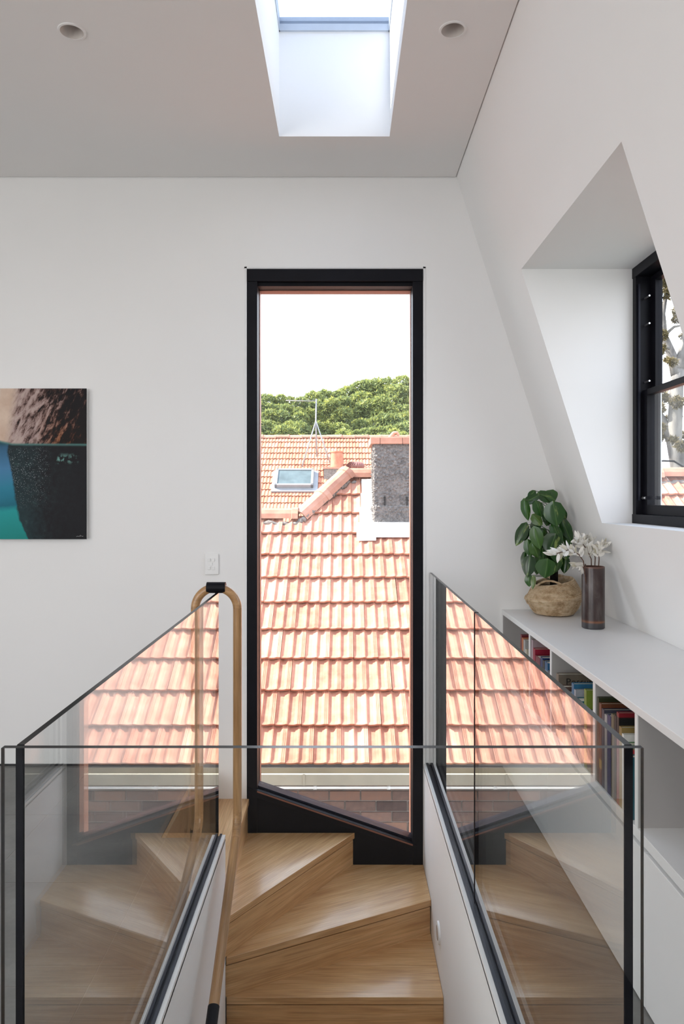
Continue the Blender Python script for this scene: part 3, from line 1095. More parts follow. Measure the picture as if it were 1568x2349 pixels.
sw = thing('light_switch', 'white wall plate with five small switches beside the tall window', 'switch', (-.679, WY, 1.048))
MB().box(-.7155, -.6425, WY - .0105, WY - .0005, .993, 1.102).build('plate', 'white_plastic', sw, bevel=.004)
for dx, dz in ((-.013, .024), (.009, .024), (-.002, .003), (-.013, -.019), (.009, -.019)):
    MB().box(-.679 + dx - .007, -.679 + dx + .007, WY - .0145, WY - .0104, 1.046 + dz - .008, 1.046 + dz + .008).build('rocker', 'white_plastic', sw, bevel=.001)

for dx, dy, lab in DOWN:
    d_ = thing('downlight', lab, 'light', (dx, dy, CZ), group='recessed ceiling downlights')
    MB().lathe([(.0405, -.0035), (.0475, -.003), (.049, .0005), (.0405, .0005), (.0405, -.0035)], 40, (dx, dy, CZ)).build('rim', 'white_ceiling', d_, smooth=True, sharp=40)
    MB().lathe([(.0407, -.003), (.040, .0), (.021, .042), (.021, .048), (.0, .048)], 40, (dx, dy, CZ)).build('baffle', 'baffle', d_, smooth=True, sharp=40)
    MB().lathe([(.0, .0425), (.012, .0415), (.018, .0435), (.0195, .047), (0, .047)], 32, (dx, dy, CZ)).build('lamp', 'lamp_lens', d_, smooth=True)

# ------------------------------------------------------------------ vase with dried white branches
VX, VY = 1.116, 3.19
vs_ = tag(MB().lathe([(0, 0), (.046, 0), (.0495, .004), (.0495, .271), (.0485, .275), (.0455, .275), (.0455, .02), (0, .02)], 48, (VX, VY, CT)).build('vase', 'vase_glaze', smooth=True, origin=(VX, VY, CT), sharp=40),
          'tall dark brown cylindrical vase on the white worktop', 'vase')


def zpt(zx, zy, y):
    """point at depth y seen where the plant close-up shows it"""
    return Vector(((1165 + zx / 6.672 - 786) / FPX * y, y, 1.4 - (1110 + zy / 6.672 - 1138) / FPX * y))


def leaf_blade(L, W, mat, n=7, fold=.25, droop=.25, heart=True, tip=1.25):
    """leaf along -z from its base at the origin, blade in xz, facing -y"""
    m = MB()
    rows = []
    for i in range(n + 1):
        t = i / n
        if heart:
            wd = W / 2 * (math.sin(math.pi * min(1, t ** .72)) ** .8) * (1.0 if t < .5 else 1.0)
            back = .10 * L * (1 - t) if t < .2 else 0
        else:
            wd = W / 2 * math.sin(math.pi * t ** .85) ** .8
            back = 0
        z = -L * t
        y = droop * L * t * t
        rows.append((wd, y, z, back))
    vs, fs = [], []
    for wd, y, z, back in rows:
        for s_ in (-1, -.5, 0, .5, 1):
            vs.append((s_ * wd, y + fold * wd * (abs(s_) - (.12 if abs(s_) == 1 else 0)), z + back * abs(s_) * 1.2))
    for i in range(n):
        for j in range(4):
            a = i * 5 + j
            fs.append((a, a + 1, a + 6, a + 5))
    m.add(vs, fs)
    me = m.mesh('leaf', mat, True)
    return me


def orient(base, tip, facing, roll=0.0):
    """matrix with local -z to the tip and local -y as near as possible to facing"""
    z = (Vector(base) - Vector(tip)).normalized()
    y = -(Vector(facing) - z * Vector(facing).dot(z)).normalized()
    x = y.cross(z)
    M = Matrix((x, y, z)).transposed().to_4x4()
    return M @ Matrix.Rotation(roll, 4, 'Z')


dl = [leaf_blade(.040, .0135, 'dried_leaf', 5, .35, dr, False) for dr in (.05, .2, -.15)]
rnd = random.Random(3)
branches = [
    ('dried white leaf branch sweeping left from the dark vase', [(1230, 1300), (1150, 1180), (1080, 1080), (930, 1010), (790, 1050), (690, 1090)], -.02, 30),
    ('dried white leaf branch rising from the middle of the dark vase', [(1290, 1300), (1270, 1150), (1200, 1000), (1130, 900), (1060, 850)], .0, 30),
    ('dried white leaf branch standing tallest at the centre of the dark vase', [(1310, 1300), (1330, 1130), (1300, 980), (1280, 880), (1240, 830)], .025, 26),
    ('dried white leaf branch leaning right out of the dark vase', [(1380, 1300), (1390, 1150), (1380, 1030), (1440, 980), (1480, 960)], -.01, 30),
    ('short dried white leaf sprig hanging left of the vase rim', [(1220, 1300), (1180, 1225), (1140, 1250), (1100, 1310), (1080, 1340)], .01, 10),
]
for lab, path, dy, nl in branches:
    pts = [zpt(a, b_, VY + dy * (i / 4) - .012 + dy) for i, (a, b_) in enumerate(path)]
    pts[0] = Vector((VX + (pts[0].x - VX) * .4, VY + dy * .5, CT + .03))
    br = thing('dried_branch', lab, 'dried flowers', tuple(pts[0]), group='dried white branches in the vase')
    MB().tube(pts, [.0022] * (len(pts) - 1) + [.001], 6).build('stem', 'dried_stem', br, smooth=True)
    nseg = len(pts) - 1
    nl = int(nl * 1.7)
    for q in range(nl):
        t = (.30 + .70 * (q + rnd.random() * .6) / nl) * nseg
        i = min(int(t), nseg - 1)
        p = pts[i].lerp(pts[i + 1], t - i)
        if p.z < CT + .278:
            p.z = CT + .282
        d = (pts[i + 1] - pts[i]).normalized()
        rv = Vector((rnd.uniform(-1, 1), rnd.uniform(-1, 1), rnd.uniform(-.6, 1)))
        rv = (rv - d * rv.dot(d)).normalized()
        dirn = (d * rnd.uniform(.3, 1.0) + rv * rnd.uniform(.5, 1.0)).normalized()
        if p.x + dirn.x * .045 > xs(p.z) - .01:
            dirn.x = -abs(dirn.x)
        L = rnd.uniform(.8, 1.3)
        face = Vector((rnd.uniform(-.8, .8), -1, rnd.uniform(-.3, .8)))
        place('leaf', rnd.choice(dl), br, p, orient(p, p + dirn, face), L)

# ------------------------------------------------------------------ basket and pothos
BX, BY = 1.050, 3.560


def bwob(r, z, t):
    rr = r * (1 + .006 * math.sin(11 * t) + .004 * math.sin(23 * t + 2))
    lift = (.018 * math.cos(t - R(20)) if z > .09 else .010 * math.cos(t - R(20)) if z > .06 else 0)
    return rr, z + lift


bprof = [(0, .001), (.070, .0), (.092, .006), (.108, .025), (.122, .05), (.134, .075), (.141, .093), (.138, .099), (.131, .100),
         (.128, .104), (.122, .118), (.110, .140), (.098, .160), (.093, .168), (.090, .166), (.094, .150), (.110, .120), (.118, .10), (.118, .06), (.08, .012), (0, .010)]
bk = thing('woven_basket', 'woven seagrass belly basket holding the green plant', 'basket', (BX, BY, CT))
bd = [(p[0], p[1]) for p in bprof]
MB().lathe(bd, 72, (BX, BY, CT), bwob).build('body', 'seagrass', bk, smooth=True, origin=(BX, BY, CT))
# plaited courses, real relief round the body
for q in range(27):
    zc = .008 + q * .0059
    for (ra, za), (rb2, zb2) in zip(bprof[1:13], bprof[2:14]):
        if za <= zc <= zb2 and zb2 > za:
            rc = ra + (rb2 - ra) * (zc - za) / (zb2 - za)
            break
    pts = []
    for j in range(145):
        t = 2 * math.pi * j / 144
        rr, zz = bwob(rc, zc, t)
        rr += .0011 * math.sin(36 * t + q * math.pi * .55)
        pts.append((BX + rr * math.cos(t), BY + rr * math.sin(t), CT + zz))
    MB().tube(pts, .0028, 5, False).build('plait', 'seagrass', bk, smooth=True)
hp = []
for i in range(15):
    t = i / 14
    a = R(190) + R(95) * t
    hp.append((BX + .100 * math.cos(a), BY + .100 * math.sin(a), CT + .150 + .040 * math.sin(math.pi * t) + .018 * math.cos(a - R(20))))
MB().tube(hp, [.0048 + .0008 * (i % 2) for i in range(15)], 8).build('handle', 'seagrass', bk, smooth=True)
hp = [(2 * BX - a, 2 * BY - b_, c_ + .01) for a, b_, c_ in hp]
MB().tube(hp, .005, 8).build('handle', 'seagrass', bk, smooth=True)
MB().lathe([(0, .138), (.092, .136), (.09, .128), (0, .12)], 32, (BX, BY, CT)).build('soil', 'soil', bk, smooth=True)

po = thing('pothos_plant', 'green pothos plant with heart shaped leaves in the woven basket', 'plant', (BX, BY, CT + .138))
leaves = [((450, 180), (210, 310), 130, -.03), ((250, 250), (330, 560), 150, -.05), ((405, 110), (300, 210), 100, .03), ((470, 150), (740, 240), 170, .0),
          ((600, 120), (690, 290), 230, .03), ((690, 300), (760, 650), 300, -.09), ((430, 280), (530, 500), 190, -.04), ((265, 620), (110, 940), 170, -.03),
          ((310, 690), (270, 880), 80, .02), ((380, 480), (540, 620), 170, -.06), ((400, 680), (490, 1000), 190, -.08), ((560, 690), (520, 840), 140, -.03),
          ((720, 790), (620, 1070), 280, -.09), ((690, 630), (850, 950), 190, -.06), ((830, 560), (960, 880), 160, .0), ((900, 640), (930, 1010), 150, .03),
          ((300, 870), (350, 1120), 150, -.05), ((370, 910), (490, 1120), 170, -.07), ((255, 1050), (210, 1250), 80, .01), ((330, 1120), (290, 1430), 200, -.09),
          ((600, 1170), (570, 1440), 300, -.11), ((480, 1130), (450, 1390), 170, -.06), ((310, 1400), (320, 1570), 120, -.09), ((390, 1420), (370, 1610), 75, -.10),
          ((780, 1110), (760, 1350), 130, -.03), ((870, 1130), (850, 1370), 150, .01), ((700, 990), (790, 1200), 170, -.04), ((520, 990), (560, 1160), 170, -.05),
          ((640, 420), (600, 640), 180, .02), ((480, 820), (520, 1040), 170, .0), ((800, 380), (860, 600), 160, .02), ((660, 900), (740, 1130), 180, .02),
          ((430, 560), (400, 760), 150, .02), ((560, 1060), (620, 1290), 200, -.01), ((720, 1180), (700, 1390), 170, -.03), ((860, 940), (900, 1170), 150, .0)]
pole = MB().tube([(BX, BY, CT + .13), (BX + .004, BY, CT + .40), (BX - .006, BY, CT + .555)], [.020, .019, .012], 10)
pole.build('moss_pole', 'soil', po, smooth=True)
for (b0, t0, wz, dy) in leaves:
    yb_ = BY + dy
    p, q = zpt(*b0, yb_), zpt(*t0, yb_ - .015)
    L = (q - p).length
    Wd = wz / 6.672 / FPX * yb_ * 1.12
    if q.x > xs(q.z) - .03:
        continue
    face = Vector((rnd.uniform(-.5, .35), -1, rnd.uniform(.15, .7)))
    me = leaf_blade(L, Wd, 'pothos_leaf', 8, rnd.uniform(.15, .4), rnd.uniform(.1, .3))
    place('leaf', me, po, p, orient(p, q, face))
    c_ = Vector((BX + rnd.uniform(-.012, .012), BY, max(p.z - .05, CT + .15)))
    mid = (p + c_) / 2 + Vector((0, 0, .02))
    MB().tube([c_, mid, p], .0018, 5).build('stalk', 'green_stem', po, smooth=True)

# ------------------------------------------------------------------ outside: neighbour's tiled roof
RY0, RZ0 = 5.26, -.587
PITCH = math.atan2(1.587, 2.09)
CP, SP = math.cos(PITCH), math.sin(PITCH)
TWD, TEX = .205, .328
RROT = Matrix.Rotation(PITCH, 4, 'X')


def rz(y):
    return RZ0 + (y - RY0) * math.tan(PITCH)


PROF = [(0, .020), (.035, .010), (.075, .001), (.14, -.002), (.26, .001), (.36, .010), (.43, .021), (.475, .021), (.505, .010), (.545, .001), (.62, -.002), (.72, .002),
        (.79, .016), (.82, .021), (.865, .021), (.872, .017), (.879, .021), (.925, .021), (.932, .017), (.939, .021), (.992, .021)]


def tile_mesh(simple=False, mat='terracotta', W=TWD, EX=TEX):
    """interlocking clay tile: local x across, y up the slope, z out of the roof"""
    P = [(u, h * .82) for u, h in PROF] if not simple else [PROF[i] for i in (0, 2, 4, 6, 7, 9, 11, 13, 20)]
    m = MB()
    rows = [(0.0, .62), (.035, .12), (EX + .055, 0.0)] if not simple else [(0, .4), (EX + .03, 0)]
    vs = []
    th = .017
    for (yy_, fill) in rows:
        lift = .030 * (1 - yy_ / EX)
        for (u, h) in P:
            h2 = h + fill * max(0, .014 - h)
            vs.append((u * W, yy_, h2 + lift))
    n = len(P)
    fs = []
    for r_ in range(len(rows) - 1):
        for j in range(n - 1):
            a = r_ * n + j
            fs.append((a, a + 1, a + n + 1, a + n))
    o_ = len(vs)
    for (u, h) in P:
        h2 = h + rows[0][1] * max(0, .014 - h)
        vs.append((u * W, .002, h2 + .030 - th - .006))
    for j in range(n - 1):
        fs.append((j + 1, j, o_ + j, o_ + j + 1))
    # right flank of the raised side lap
    o2 = len(vs)
    vs += [(P[-1][0] * W, yy_, .030 * (1 - yy_ / EX) - .004) for yy_, _f in rows]
    for r_ in range(len(rows) - 1):
        fs.append((r_ * n + n - 1, o2 + r_, o2 + r_ + 1, (r_ + 1) * n + n - 1))
    me = bpy.data.meshes.new('roof_tile')
    me.from_pydata(vs, [], fs)
    me.materials.append(MATS[mat])
    me.update()
    return me


TM = tile_mesh()
roof = thing('tiled_roof', 'neighbouring terracotta tiled roof filling the lower half of the tall window', 'roof', (0, RY0, RZ0))
HP0, HP1 = Vector((.02, 8.125)), Vector((-.50, 7.545))       # hip, plan


def keep_side(x, y):
    """plan test: is the point on this roof plane (below ridge / hip / low left ridge)"""
    if x > HP0.x:
        return y < 8.15
    if x < HP1.x:
        return y < 7.565
    t = (x - HP1.x) / (HP0.x - HP1.x)
    return y < HP1.y + t * (HP0.y - HP1.y) + .02


rest = []
rr = random.Random(11)
for k_ in range(12):
    yf = RY0 + k_ * TEX * CP
    zf = RZ0 + k_ * TEX * SP
    for c_ in range(-15, 23):
        x0 = -.012 + (c_ + (.5 if k_ % 2 else 0)) * TWD + rr.uniform(-.002, .002)
        corners = [(x0, yf), (x0 + TWD, yf), (x0, yf + TEX * CP), (x0 + TWD, yf + TEX * CP)]
        ins = [keep_side(*q) for q in corners]
        if not any(ins) or (x0 > HP0.x - .12 and yf > 8.05):
            continue
        M = Matrix.Translation((x0, yf, zf)) @ RROT @ Matrix.Rotation(R(rr.uniform(-.25, .25)), 4, 'Z')
        vis = (-1.95 < x0 < 1.80 and k_ < 9) or (k_ >= 9 and -1.3 < x0 < 1.0) or (k_ >= 8 and 2.95 < x0 < 4.0)
        me = TM
        if not all(ins) and x0 < .3:
            bm = bmesh.new()
            bm.from_mesh(TM)
            bm.transform(M)
            cuts = []
            if x0 < HP1.x + .05:
                cuts.append((Vector((0, 7.565, 0)), Vector((0, 1, 0))))
            if HP1.x - .25 < x0 < HP0.x + .02:
                d2 = (HP0 - HP1).normalized()
                if x0 > HP1.x - .15:
                    cuts.append((Vector((HP1.x, HP1.y + .02, 0)), Vector((-d2.y, d2.x, 0))))
            for co, no in cuts:
                bmesh.ops.bisect_plane(bm, geom=list(bm.verts) + list(bm.edges) + list(bm.faces), plane_co=co, plane_no=no, clear_outer=True)
            if not bm.verts:
                bm.free()
                continue
            bm.transform(M.inverted())
            me = bpy.data.meshes.new('roof_tile')
            bm.to_mesh(me)
            bm.free()
            me.materials.append(MATS['terracotta'])
        if vis:
            o = place('roof_tile', me, roof, (0, 0, 0), M)
        else:
            rest.append((me, M))
bm = bmesh.new()
for me, M in rest:
    t2 = me.copy()
    t2.transform(M)
    bm.from_mesh(t2)
    bpy.data.meshes.remove(t2)
me = bpy.data.meshes.new('outlying_tiles')
bm.to_mesh(me)
bm.free()
me.materials.append(MATS['terracotta'])
o = place('outlying_tiles', me, roof, (0, 0, 0))
o['kind'] = 'stuff'
# sarking board under the tiles
un = MB()
for (xa, xb, ye) in ((-3.1, HP1.x, 7.545), (HP0.x, 4.6, 8.13)):
    un.add([(xa, RY0 + .03, rz(RY0 + .03) - .02), (xb, RY0 + .03, rz(RY0 + .03) - .02), (xb, ye, rz(ye) - .02), (xa, ye, rz(ye) - .02)], [(0, 1, 2, 3)])
un.add([(HP1.x, RY0 + .03, rz(RY0 + .03) - .02), (HP0.x, RY0 + .03, rz(RY0 + .03) - .02), (HP0.x, 8.12, rz(8.12) - .02), (HP1.x, 7.535, rz(7.535) - .02)], [(0, 1, 2, 3)])
un.build('underlay', 'bark_dark', roof)


def cap_mesh(L, r0=.105, r1=.118, mat='terracotta_ridge'):
    """ridge cap: local x along, z up; flared collar at the +x end"""
    m = MB()
    prof = [(-1.0, -.25), (-.86, .22), (-.58, .58), (-.25, .74), (.25, .74), (.58, .58), (.86, .22), (1.0, -.25)]
    st_ = [(0, r0, 0), (L - .07, r0, 0), (L - .065, r1, .0), (L, r1, 0), (L, r1 - .02, 0), (L - .04, r0 - .02, 0), (0, r0 - .018, 0)]
    vs = []
    for (x, r_, dz) in st_:
        for (a, b_) in prof:
            vs.append((x, a * r_, b_ * r_ + dz))
    n = len(prof)
    fs = []
    for i in range(len(st_)):
        i2 = (i + 1) % len(st_)
        for j in range(n - 1):
            fs.append((i * n + j, i * n + j + 1, i2 * n + j + 1, i2 * n + j))
    m.add(vs, fs)
    return m.mesh('ridge_cap', mat)


CAP = cap_mesh(.44)


def run_caps(parent, p, q, n, mesh=CAP, L=.44, lift=.03, name='ridge_cap'):
    p, q = Vector(p), Vector(q)
    d = (q - p) / n
    rot = d.to_track_quat('X', 'Z')
    for i in range(n):
        place(name, mesh, parent, p + d * i + Vector((0, 0, lift + .01 * (i % 2))), rot, (d.length / L * 1.02, 1, 1))


run_caps(roof, (HP1.x + .04, HP1.y + .02, rz(HP1.y) + .0), (HP0.x + .02, HP0.y, rz(HP0.y) + .03), 2)
run_caps(roof, (-2.95, 7.585, rz(7.565) - .01), (HP1.x + .02, 7.585, rz(7.565) - .01), 6)
run_caps(roof, (HP0.x - .03, 8.16, rz(8.14) + .01), (4.42, 8.16, rz(8.14) + .01), 11)


def mortar_run(parent, p, q, w_=.05, h_=.05, n=60, seed=1):
    """lumpy bedding mortar under the caps"""
    p, q = Vector(p), Vector(q)
    r_ = random.Random(seed)
    pts = [p.lerp(q, i / n) + Vector((0, r_.uniform(-.008, .008), r_.uniform(-.012, .012))) for i in range(n + 1)]
    MB().tube(pts, [w_ * r_.uniform(.65, 1.15) for _ in pts], 8).build('bedding_mortar', 'mortar_grey', parent, smooth=True)


off = Vector((.05, -.075, -.02))
mortar_run(roof, Vector((HP1.x, HP1.y, rz(HP1.y))) + off, Vector((HP0.x, HP0.y, rz(HP0.y))) + off, .036)
mortar_run(roof, (-2.9, 7.49, rz(7.49)), (HP1.x + .05, 7.49, rz(7.49)), .036, seed=2)
mortar_run(roof, (HP0.x, 8.07, rz(8.07)), (4.4, 8.07, rz(8.07)), .034, n=120, seed=3)

# gutter and conduit along the eaves
gu = thing('gutter', 'cream quad gutter along the eaves of the tiled roof', 'gutter', (0, RY0 - .06, RZ0 - .08))
gp = [(RY0 - .115, RZ0 - .018), (RY0 - .105, RZ0 - .012), (RY0 - .105, RZ0 - .085), (RY0 + .02, RZ0 - .085), (RY0 + .02, RZ0 - .02), (RY0 + .03, RZ0 - .02), (RY0 + .03, RZ0 - .095), (RY0 - .115, RZ0 - .095)]
MB().prism(gp, -3.0, 4.5, 'x').build('trough', 'beige_paint', gu)
for x in (-1.5, -.28, .94, 2.2):
    MB().box(x - .008, x + .008, RY0 - .119, RY0 - .114, RZ0 - .095, RZ0 - .012).build('strap', 'beige_paint', gu)
co = thing('conduit_pipe', 'thin white conduit running just below the cream gutter', 'pipe', (0, RY0 - .10, RZ0 - .115))
MB().tube([(-3.0, RY0 - .10, RZ0 - .117), (4.5, RY0 - .10, RZ0 - .117)], .011, 10).build('pipe', 'white_paint_ext', co, smooth=True)
for x in (-1.4, -.2, .33, 1.5):
    MB().tube([(x - .012, RY0 - .10, RZ0 - .117), (x + .012, RY0 - .10, RZ0 - .117)], .014, 10).build('clip', 'white_paint_ext', co, smooth=True)

# brick wall under the eaves
bw = thing('brick_wall', 'shaded brown brick wall below the cream gutter', 'wall', (0, RY0 + .1, -2), kind='structure')
BYF = RY0 + .06
MB().box(-3.0, 4.4, BYF + .006, BYF + .2, -4.9, RZ0 - .06).build('mortar_bed', 'mortar', bw)
brk = MB().box(0, .222, 0, .06, 0, .068).mesh('brick', 'brick')
rb_ = random.Random(5)
for r_ in range(13):
    z0 = RZ0 - .13 - r_ * .0785
    for c_ in range(-10, 10):
        x0 = (c_ + (.5 if r_ % 2 else 0)) * .233 + .02
        if -2.3 < x0 < 2.1:
            place('brick', brk, bw, (x0, BYF - rb_.uniform(0, .004), z0 - .068))

# neighbouring chimney
chx0, chx1, chy0, chy1, chz1 = .325, 1.02, 7.42, 8.0, 1.945
ch = thing('chimney', 'grey roughcast chimney stack with terracotta coping and white flashing', 'chimney', (chx0, chy0, 1.0))
nx, nz = 90, 120
vs, fs = [], []
ring = []
pts2 = []
per = [(chx0, chy0), (chx1, chy0), (chx1, chy1), (chx0, chy1)]
ns = [90, 50, 60, 50]
for s_ in range(4):
    a, b_ = Vector(per[s_]), Vector(per[(s_ + 1) % 4])
    nrm = Vector(((b_ - a).y, -(b_ - a).x)).normalized()
    for i in range(ns[s_]):
        pts2.append((a.lerp(b_, i / ns[s_]), nrm))
npnt = len(pts2)
for j in range(nz + 1):
    z = .72 + (chz1 - .72) * j / nz
    for (p, nrm) in pts2:
        v = Vector((p.x, p.y, z))
        d = mnoise.noise(v * 9) * .006 + mnoise.noise(v * 46) * .020 + mnoise.noise(v * 85) * .016
        d = max(d, -.003)
        if z < 1.30:
            d += .014
        vs.append((p.x + nrm.x * d, p.y + nrm.y * d, z))
for j in range(nz):
    for i in range(npnt):
        i2 = (i + 1) % npnt
        fs.append((j * npnt + i, j * npnt + i2, (j + 1) * npnt + i2, (j + 1) * npnt + i))
MB().add(vs, fs).build('stack', 'roughcast', ch)
for x in (.435, .665, .87):
    MB().box(x - .007, x + .007, chy0 - .016, chy0 + .02, 1.305, 1.395).build('vent_slot', 'shadow_gap', ch)
for i, (xa, xb) in enumerate(((.285, .383), (.386, .615), (.618, .84), (.843, 1.06))):
    MB().box(xa, xb, chy0 - .035, chy1 + .03, chz1 - .005, chz1 + .066).build('coping_tile', 'terracotta_ridge', ch, bevel=.006)
sc_ = [(.50, 7.6, chz1 + .06), (.515, 7.6, chz1 + .09), (.54, 7.6, chz1 + .125), (.575, 7.6, chz1 + .13), (.59, 7.6, chz1 + .105), (.578, 7.6, chz1 + .085)]
MB().tube(sc_, [.03, .024, .02, .018, .015, .01], 10).build('scroll_finial', 'terracotta_ridge', ch, smooth=True)
MB().tube([(.50, 7.6, chz1 + .05), (.60, 7.6, chz1 + .075)], .03, 10).build('scroll_base', 'terracotta_ridge', ch, smooth=True)
# painted flashing dressed over the tiles, left side in steps and a front apron
fl = MB()


def rp(x, y, up):
    return (x, y, rz(y) + up)


stp = [(7.22, 7.42, .185), (7.42, 7.62, .150), (7.62, 7.82, .13), (7.82, 8.03, .115)]
for (ya_, yb2, wd) in stp:
    a = [rp(chx0 - wd, ya_, .058), rp(chx0 + .01, ya_, .062), rp(chx0 + .01, yb2 + .02, .062), rp(chx0 - wd, yb2 + .02, .058)]
    b_ = [(p[0], p[1], p[2] - .012) for p in a]
    fl.add(a + b_, [(0, 1, 2, 3), (7, 6, 5, 4), (0, 4, 5, 1), (1, 5, 6, 2), (2, 6, 7, 3), (3, 7, 4, 0)])
a = [rp(chx0 - .10, 7.26, .062), rp(chx1 + .1, 7.26, .062), rp(chx1 + .1, 7.43, .066), rp(chx0 - .10, 7.43, .066)]
b_ = [(p[0], p[1], p[2] - .012) for p in a]
fl.add(a + b_, [(0, 1, 2, 3), (7, 6, 5, 4), (0, 4, 5, 1), (1, 5, 6, 2), (2, 6, 7, 3), (3, 7, 4, 0)])
fl.box(chx0 - .03, chx1, chy0 - .052, chy0 - .006, 1.02, 1.13)
fl.build('flashing', 'white_paint_ext', ch)

# ------------------------------------------------------------------ far roof with its fittings
FRY, FRZ = 24.0, 3.36
FP = R(37.5)
fc_, fs_ = math.cos(FP), math.sin(FP)


def frz(y):
    return FRZ - (FRY - y) * math.tan(FP)


fr = thing('tiled_roof', 'distant terracotta tiled roof with a straight ridge below the trees', 'roof', (0, FRY, FRZ))
TF = tile_mesh(True, 'terracotta_far')
FROT = Matrix.Rotation(FP, 4, 'X')
rest = []
for k_ in range(15):
    yf = FRY - (k_ + .9) * TEX * fc_
    zf = frz(yf)
    for c_ in range(-30, 34):
        x0 = (c_ + (.5 if k_ % 2 else 0)) * TWD
        xv = x0 / yf * FPX + 786
        M = Matrix.Translation((x0, yf, zf)) @ FROT
        if 585 < xv < 862 and k_ < 14:
            place('roof_tile', TF, fr, (0, 0, 0), M)
        else:
            rest.append(M)
bm = bmesh.new()
for M in rest:
    t2 = TF.copy()
    t2.transform(M)
    bm.from_mesh(t2)
    bpy.data.meshes.remove(t2)
me = bpy.data.meshes.new('outlying_tiles')
bm.to_mesh(me)
bm.free()
me.materials.append(MATS['terracotta_far'])
o = place('outlying_tiles', me, fr, (0, 0, 0))
o['kind'] = 'stuff'
run_caps(fr, (-6.2, FRY, FRZ - .02), (7.0, FRY, FRZ - .02), 30)
m = MB()
m.add([(-6.2, FRY - 4, frz(FRY - 4) - .03), (7, FRY - 4, frz(FRY - 4) - .03), (7, FRY, FRZ - .03), (-6.2, FRY, FRZ - .03), (-6.2, FRY + 4, frz(FRY - 4) - .03), (7, FRY + 4, frz(FRY - 4) - .03)], [(0, 1, 2, 3), (3, 2, 5, 4)])
m.build('underlay', 'bark_dark', fr)
MB().box(-6, 6.8, FRY - 3.8, FRY + 3.8, -4.9, frz(FRY - 4) + .0).build('wall', 'exterior_wall', fr)

# roof window on the far roof
def fpt(px_, py_, up=0.0):
    """point on the far roof plane that shows at the given picture position"""
    ax, az = (px_ - 786) / FPX, (1138 - py_) / FPX
    tn = math.tan(FP)
    y = (FRZ - FRY * tn - 1.4) / (az - tn)
    p = Vector((ax * y, y, 1.4 + az * y))
    return p + Vector((0, -fs_, fc_)) * up


rwp = [fpt(629, 1130), fpt(712, 1130), fpt(721, 1081), fpt(640, 1081)]
rc = sum(rwp, Vector()) / 4
rw = thing('roof_window', 'glazed roof window set in the distant tiled roof', 'roof window', tuple(rc))
wd, ln = 1.16, .86
MR = Matrix.Translation(rc + Vector((0, -fs_, fc_)) * .06) @ FROT


def rbox(m, *a):
    n0 = len(m.v)
    m.box(*a)
    m.v[n0:] = [tuple(MR @ Vector(v)) for v in m.v[n0:]]
    return m


m = MB()
for b_ in ((-wd / 2, wd / 2, -ln / 2, -ln / 2 + .07, -.06, .14), (-wd / 2, wd / 2, ln / 2 - .07, ln / 2, -.06, .14), (-wd / 2, -wd / 2 + .07, -ln / 2, ln / 2, -.06, .14), (wd / 2 - .07, wd / 2, -ln / 2, ln / 2, -.06, .14)):
    rbox(m, *b_)
m.build('frame', 'galvanised', rw)
m = MB()
rbox(m, -wd / 2 + .07, wd / 2 - .07, -ln / 2 + .07, ln / 2 - .07, .09, .115)
m.build('pane', 'roof_window_glass', rw)
m = MB()
rbox(m, -wd / 2 - .10, wd / 2 + .14, -ln / 2 - .16, ln / 2 + .05, -.03, .02)
m.build('flashing', 'galvanised', rw)

# terracotta chimney pot on its plinth
cp = fpt(767, 1088)
pot = thing('chimney_pot', 'tapered terracotta chimney pot on a small plinth', 'chimney pot', tuple(cp))
MB().box(cp.x - .33, cp.x + .33, cp.y - .25, cp.y + .3, cp.z - .35, cp.z + .16).build('plinth', 'mortar_grey', pot)
MB().box(cp.x - .36, cp.x + .36, cp.y - .28, cp.y + .33, cp.z + .16, cp.z + .21).build('capstone', 'terracotta_ridge', pot)
MB().lathe([(.0, 0), (.215, 0), (.20, .10), (.175, .46), (.195, .47), (.195, .51), (.15, .51), (.15, .30), (0, .30)], 28, (cp.x + .07, cp.y, cp.z + .21)).build('pot', 'terracotta_far', pot, smooth=True, sharp=40)

# spinning roof vent
vp = fpt(815, 1086)
vt = thing('roof_ventilator', 'dark red finned globe ventilator on the distant roof', 'ventilator', tuple(vp))
MB().lathe([(0, -.35), (.17, -.35), (.17, .10), (0, .10)], 20, tuple(vp)).build('throat', 'terracotta_ridge', vt, smooth=True, sharp=40)
MB().lathe([(0, .36), (.10, .355), (.12, .33), (.0, .30)], 20, tuple(vp)).build('crown', 'terracotta_ridge', vt, smooth=True)
plain('vent_red', (.24, .10, .085), .5, .3)
for i in range(24):
    a0 = 2 * math.pi * i / 24
    pts = []
    for j in range(9):
        t = j / 8
        ph = -1.0 + 2.2 * t
        rr_ = .255 * math.cos(ph * .95) + .01
        pts.append((rr_, .235 + .14 * math.sin(ph), a0 + .3 * t))
    vs, fs = [], []
    for (r_, z, a) in pts:
        for da, ro_ in ((0, 0), (.20, .022)):
            vs.append((vp.x + (r_ + ro_) * math.cos(a + da), vp.y + (r_ + ro_) * math.sin(a + da), vp.z + z))
    for j in range(8):
        fs.append((2 * j, 2 * j + 1, 2 * j + 3, 2 * j + 2))
    MB().add(vs, fs).build('fin', 'vent_red', vt, smooth=True)

# antenna tripod
ap = fpt(726, 1062)
an = thing('antenna', 'thin galvanised antenna mast on a tripod above the distant roof', 'antenna', tuple(ap))
ay = ap.y


def apt(px_, py_, y=None):
    y = y or ay
    return Vector(((px_ - 786) / FPX * y, y, 1.4 + (1138 - py_) / FPX * y))


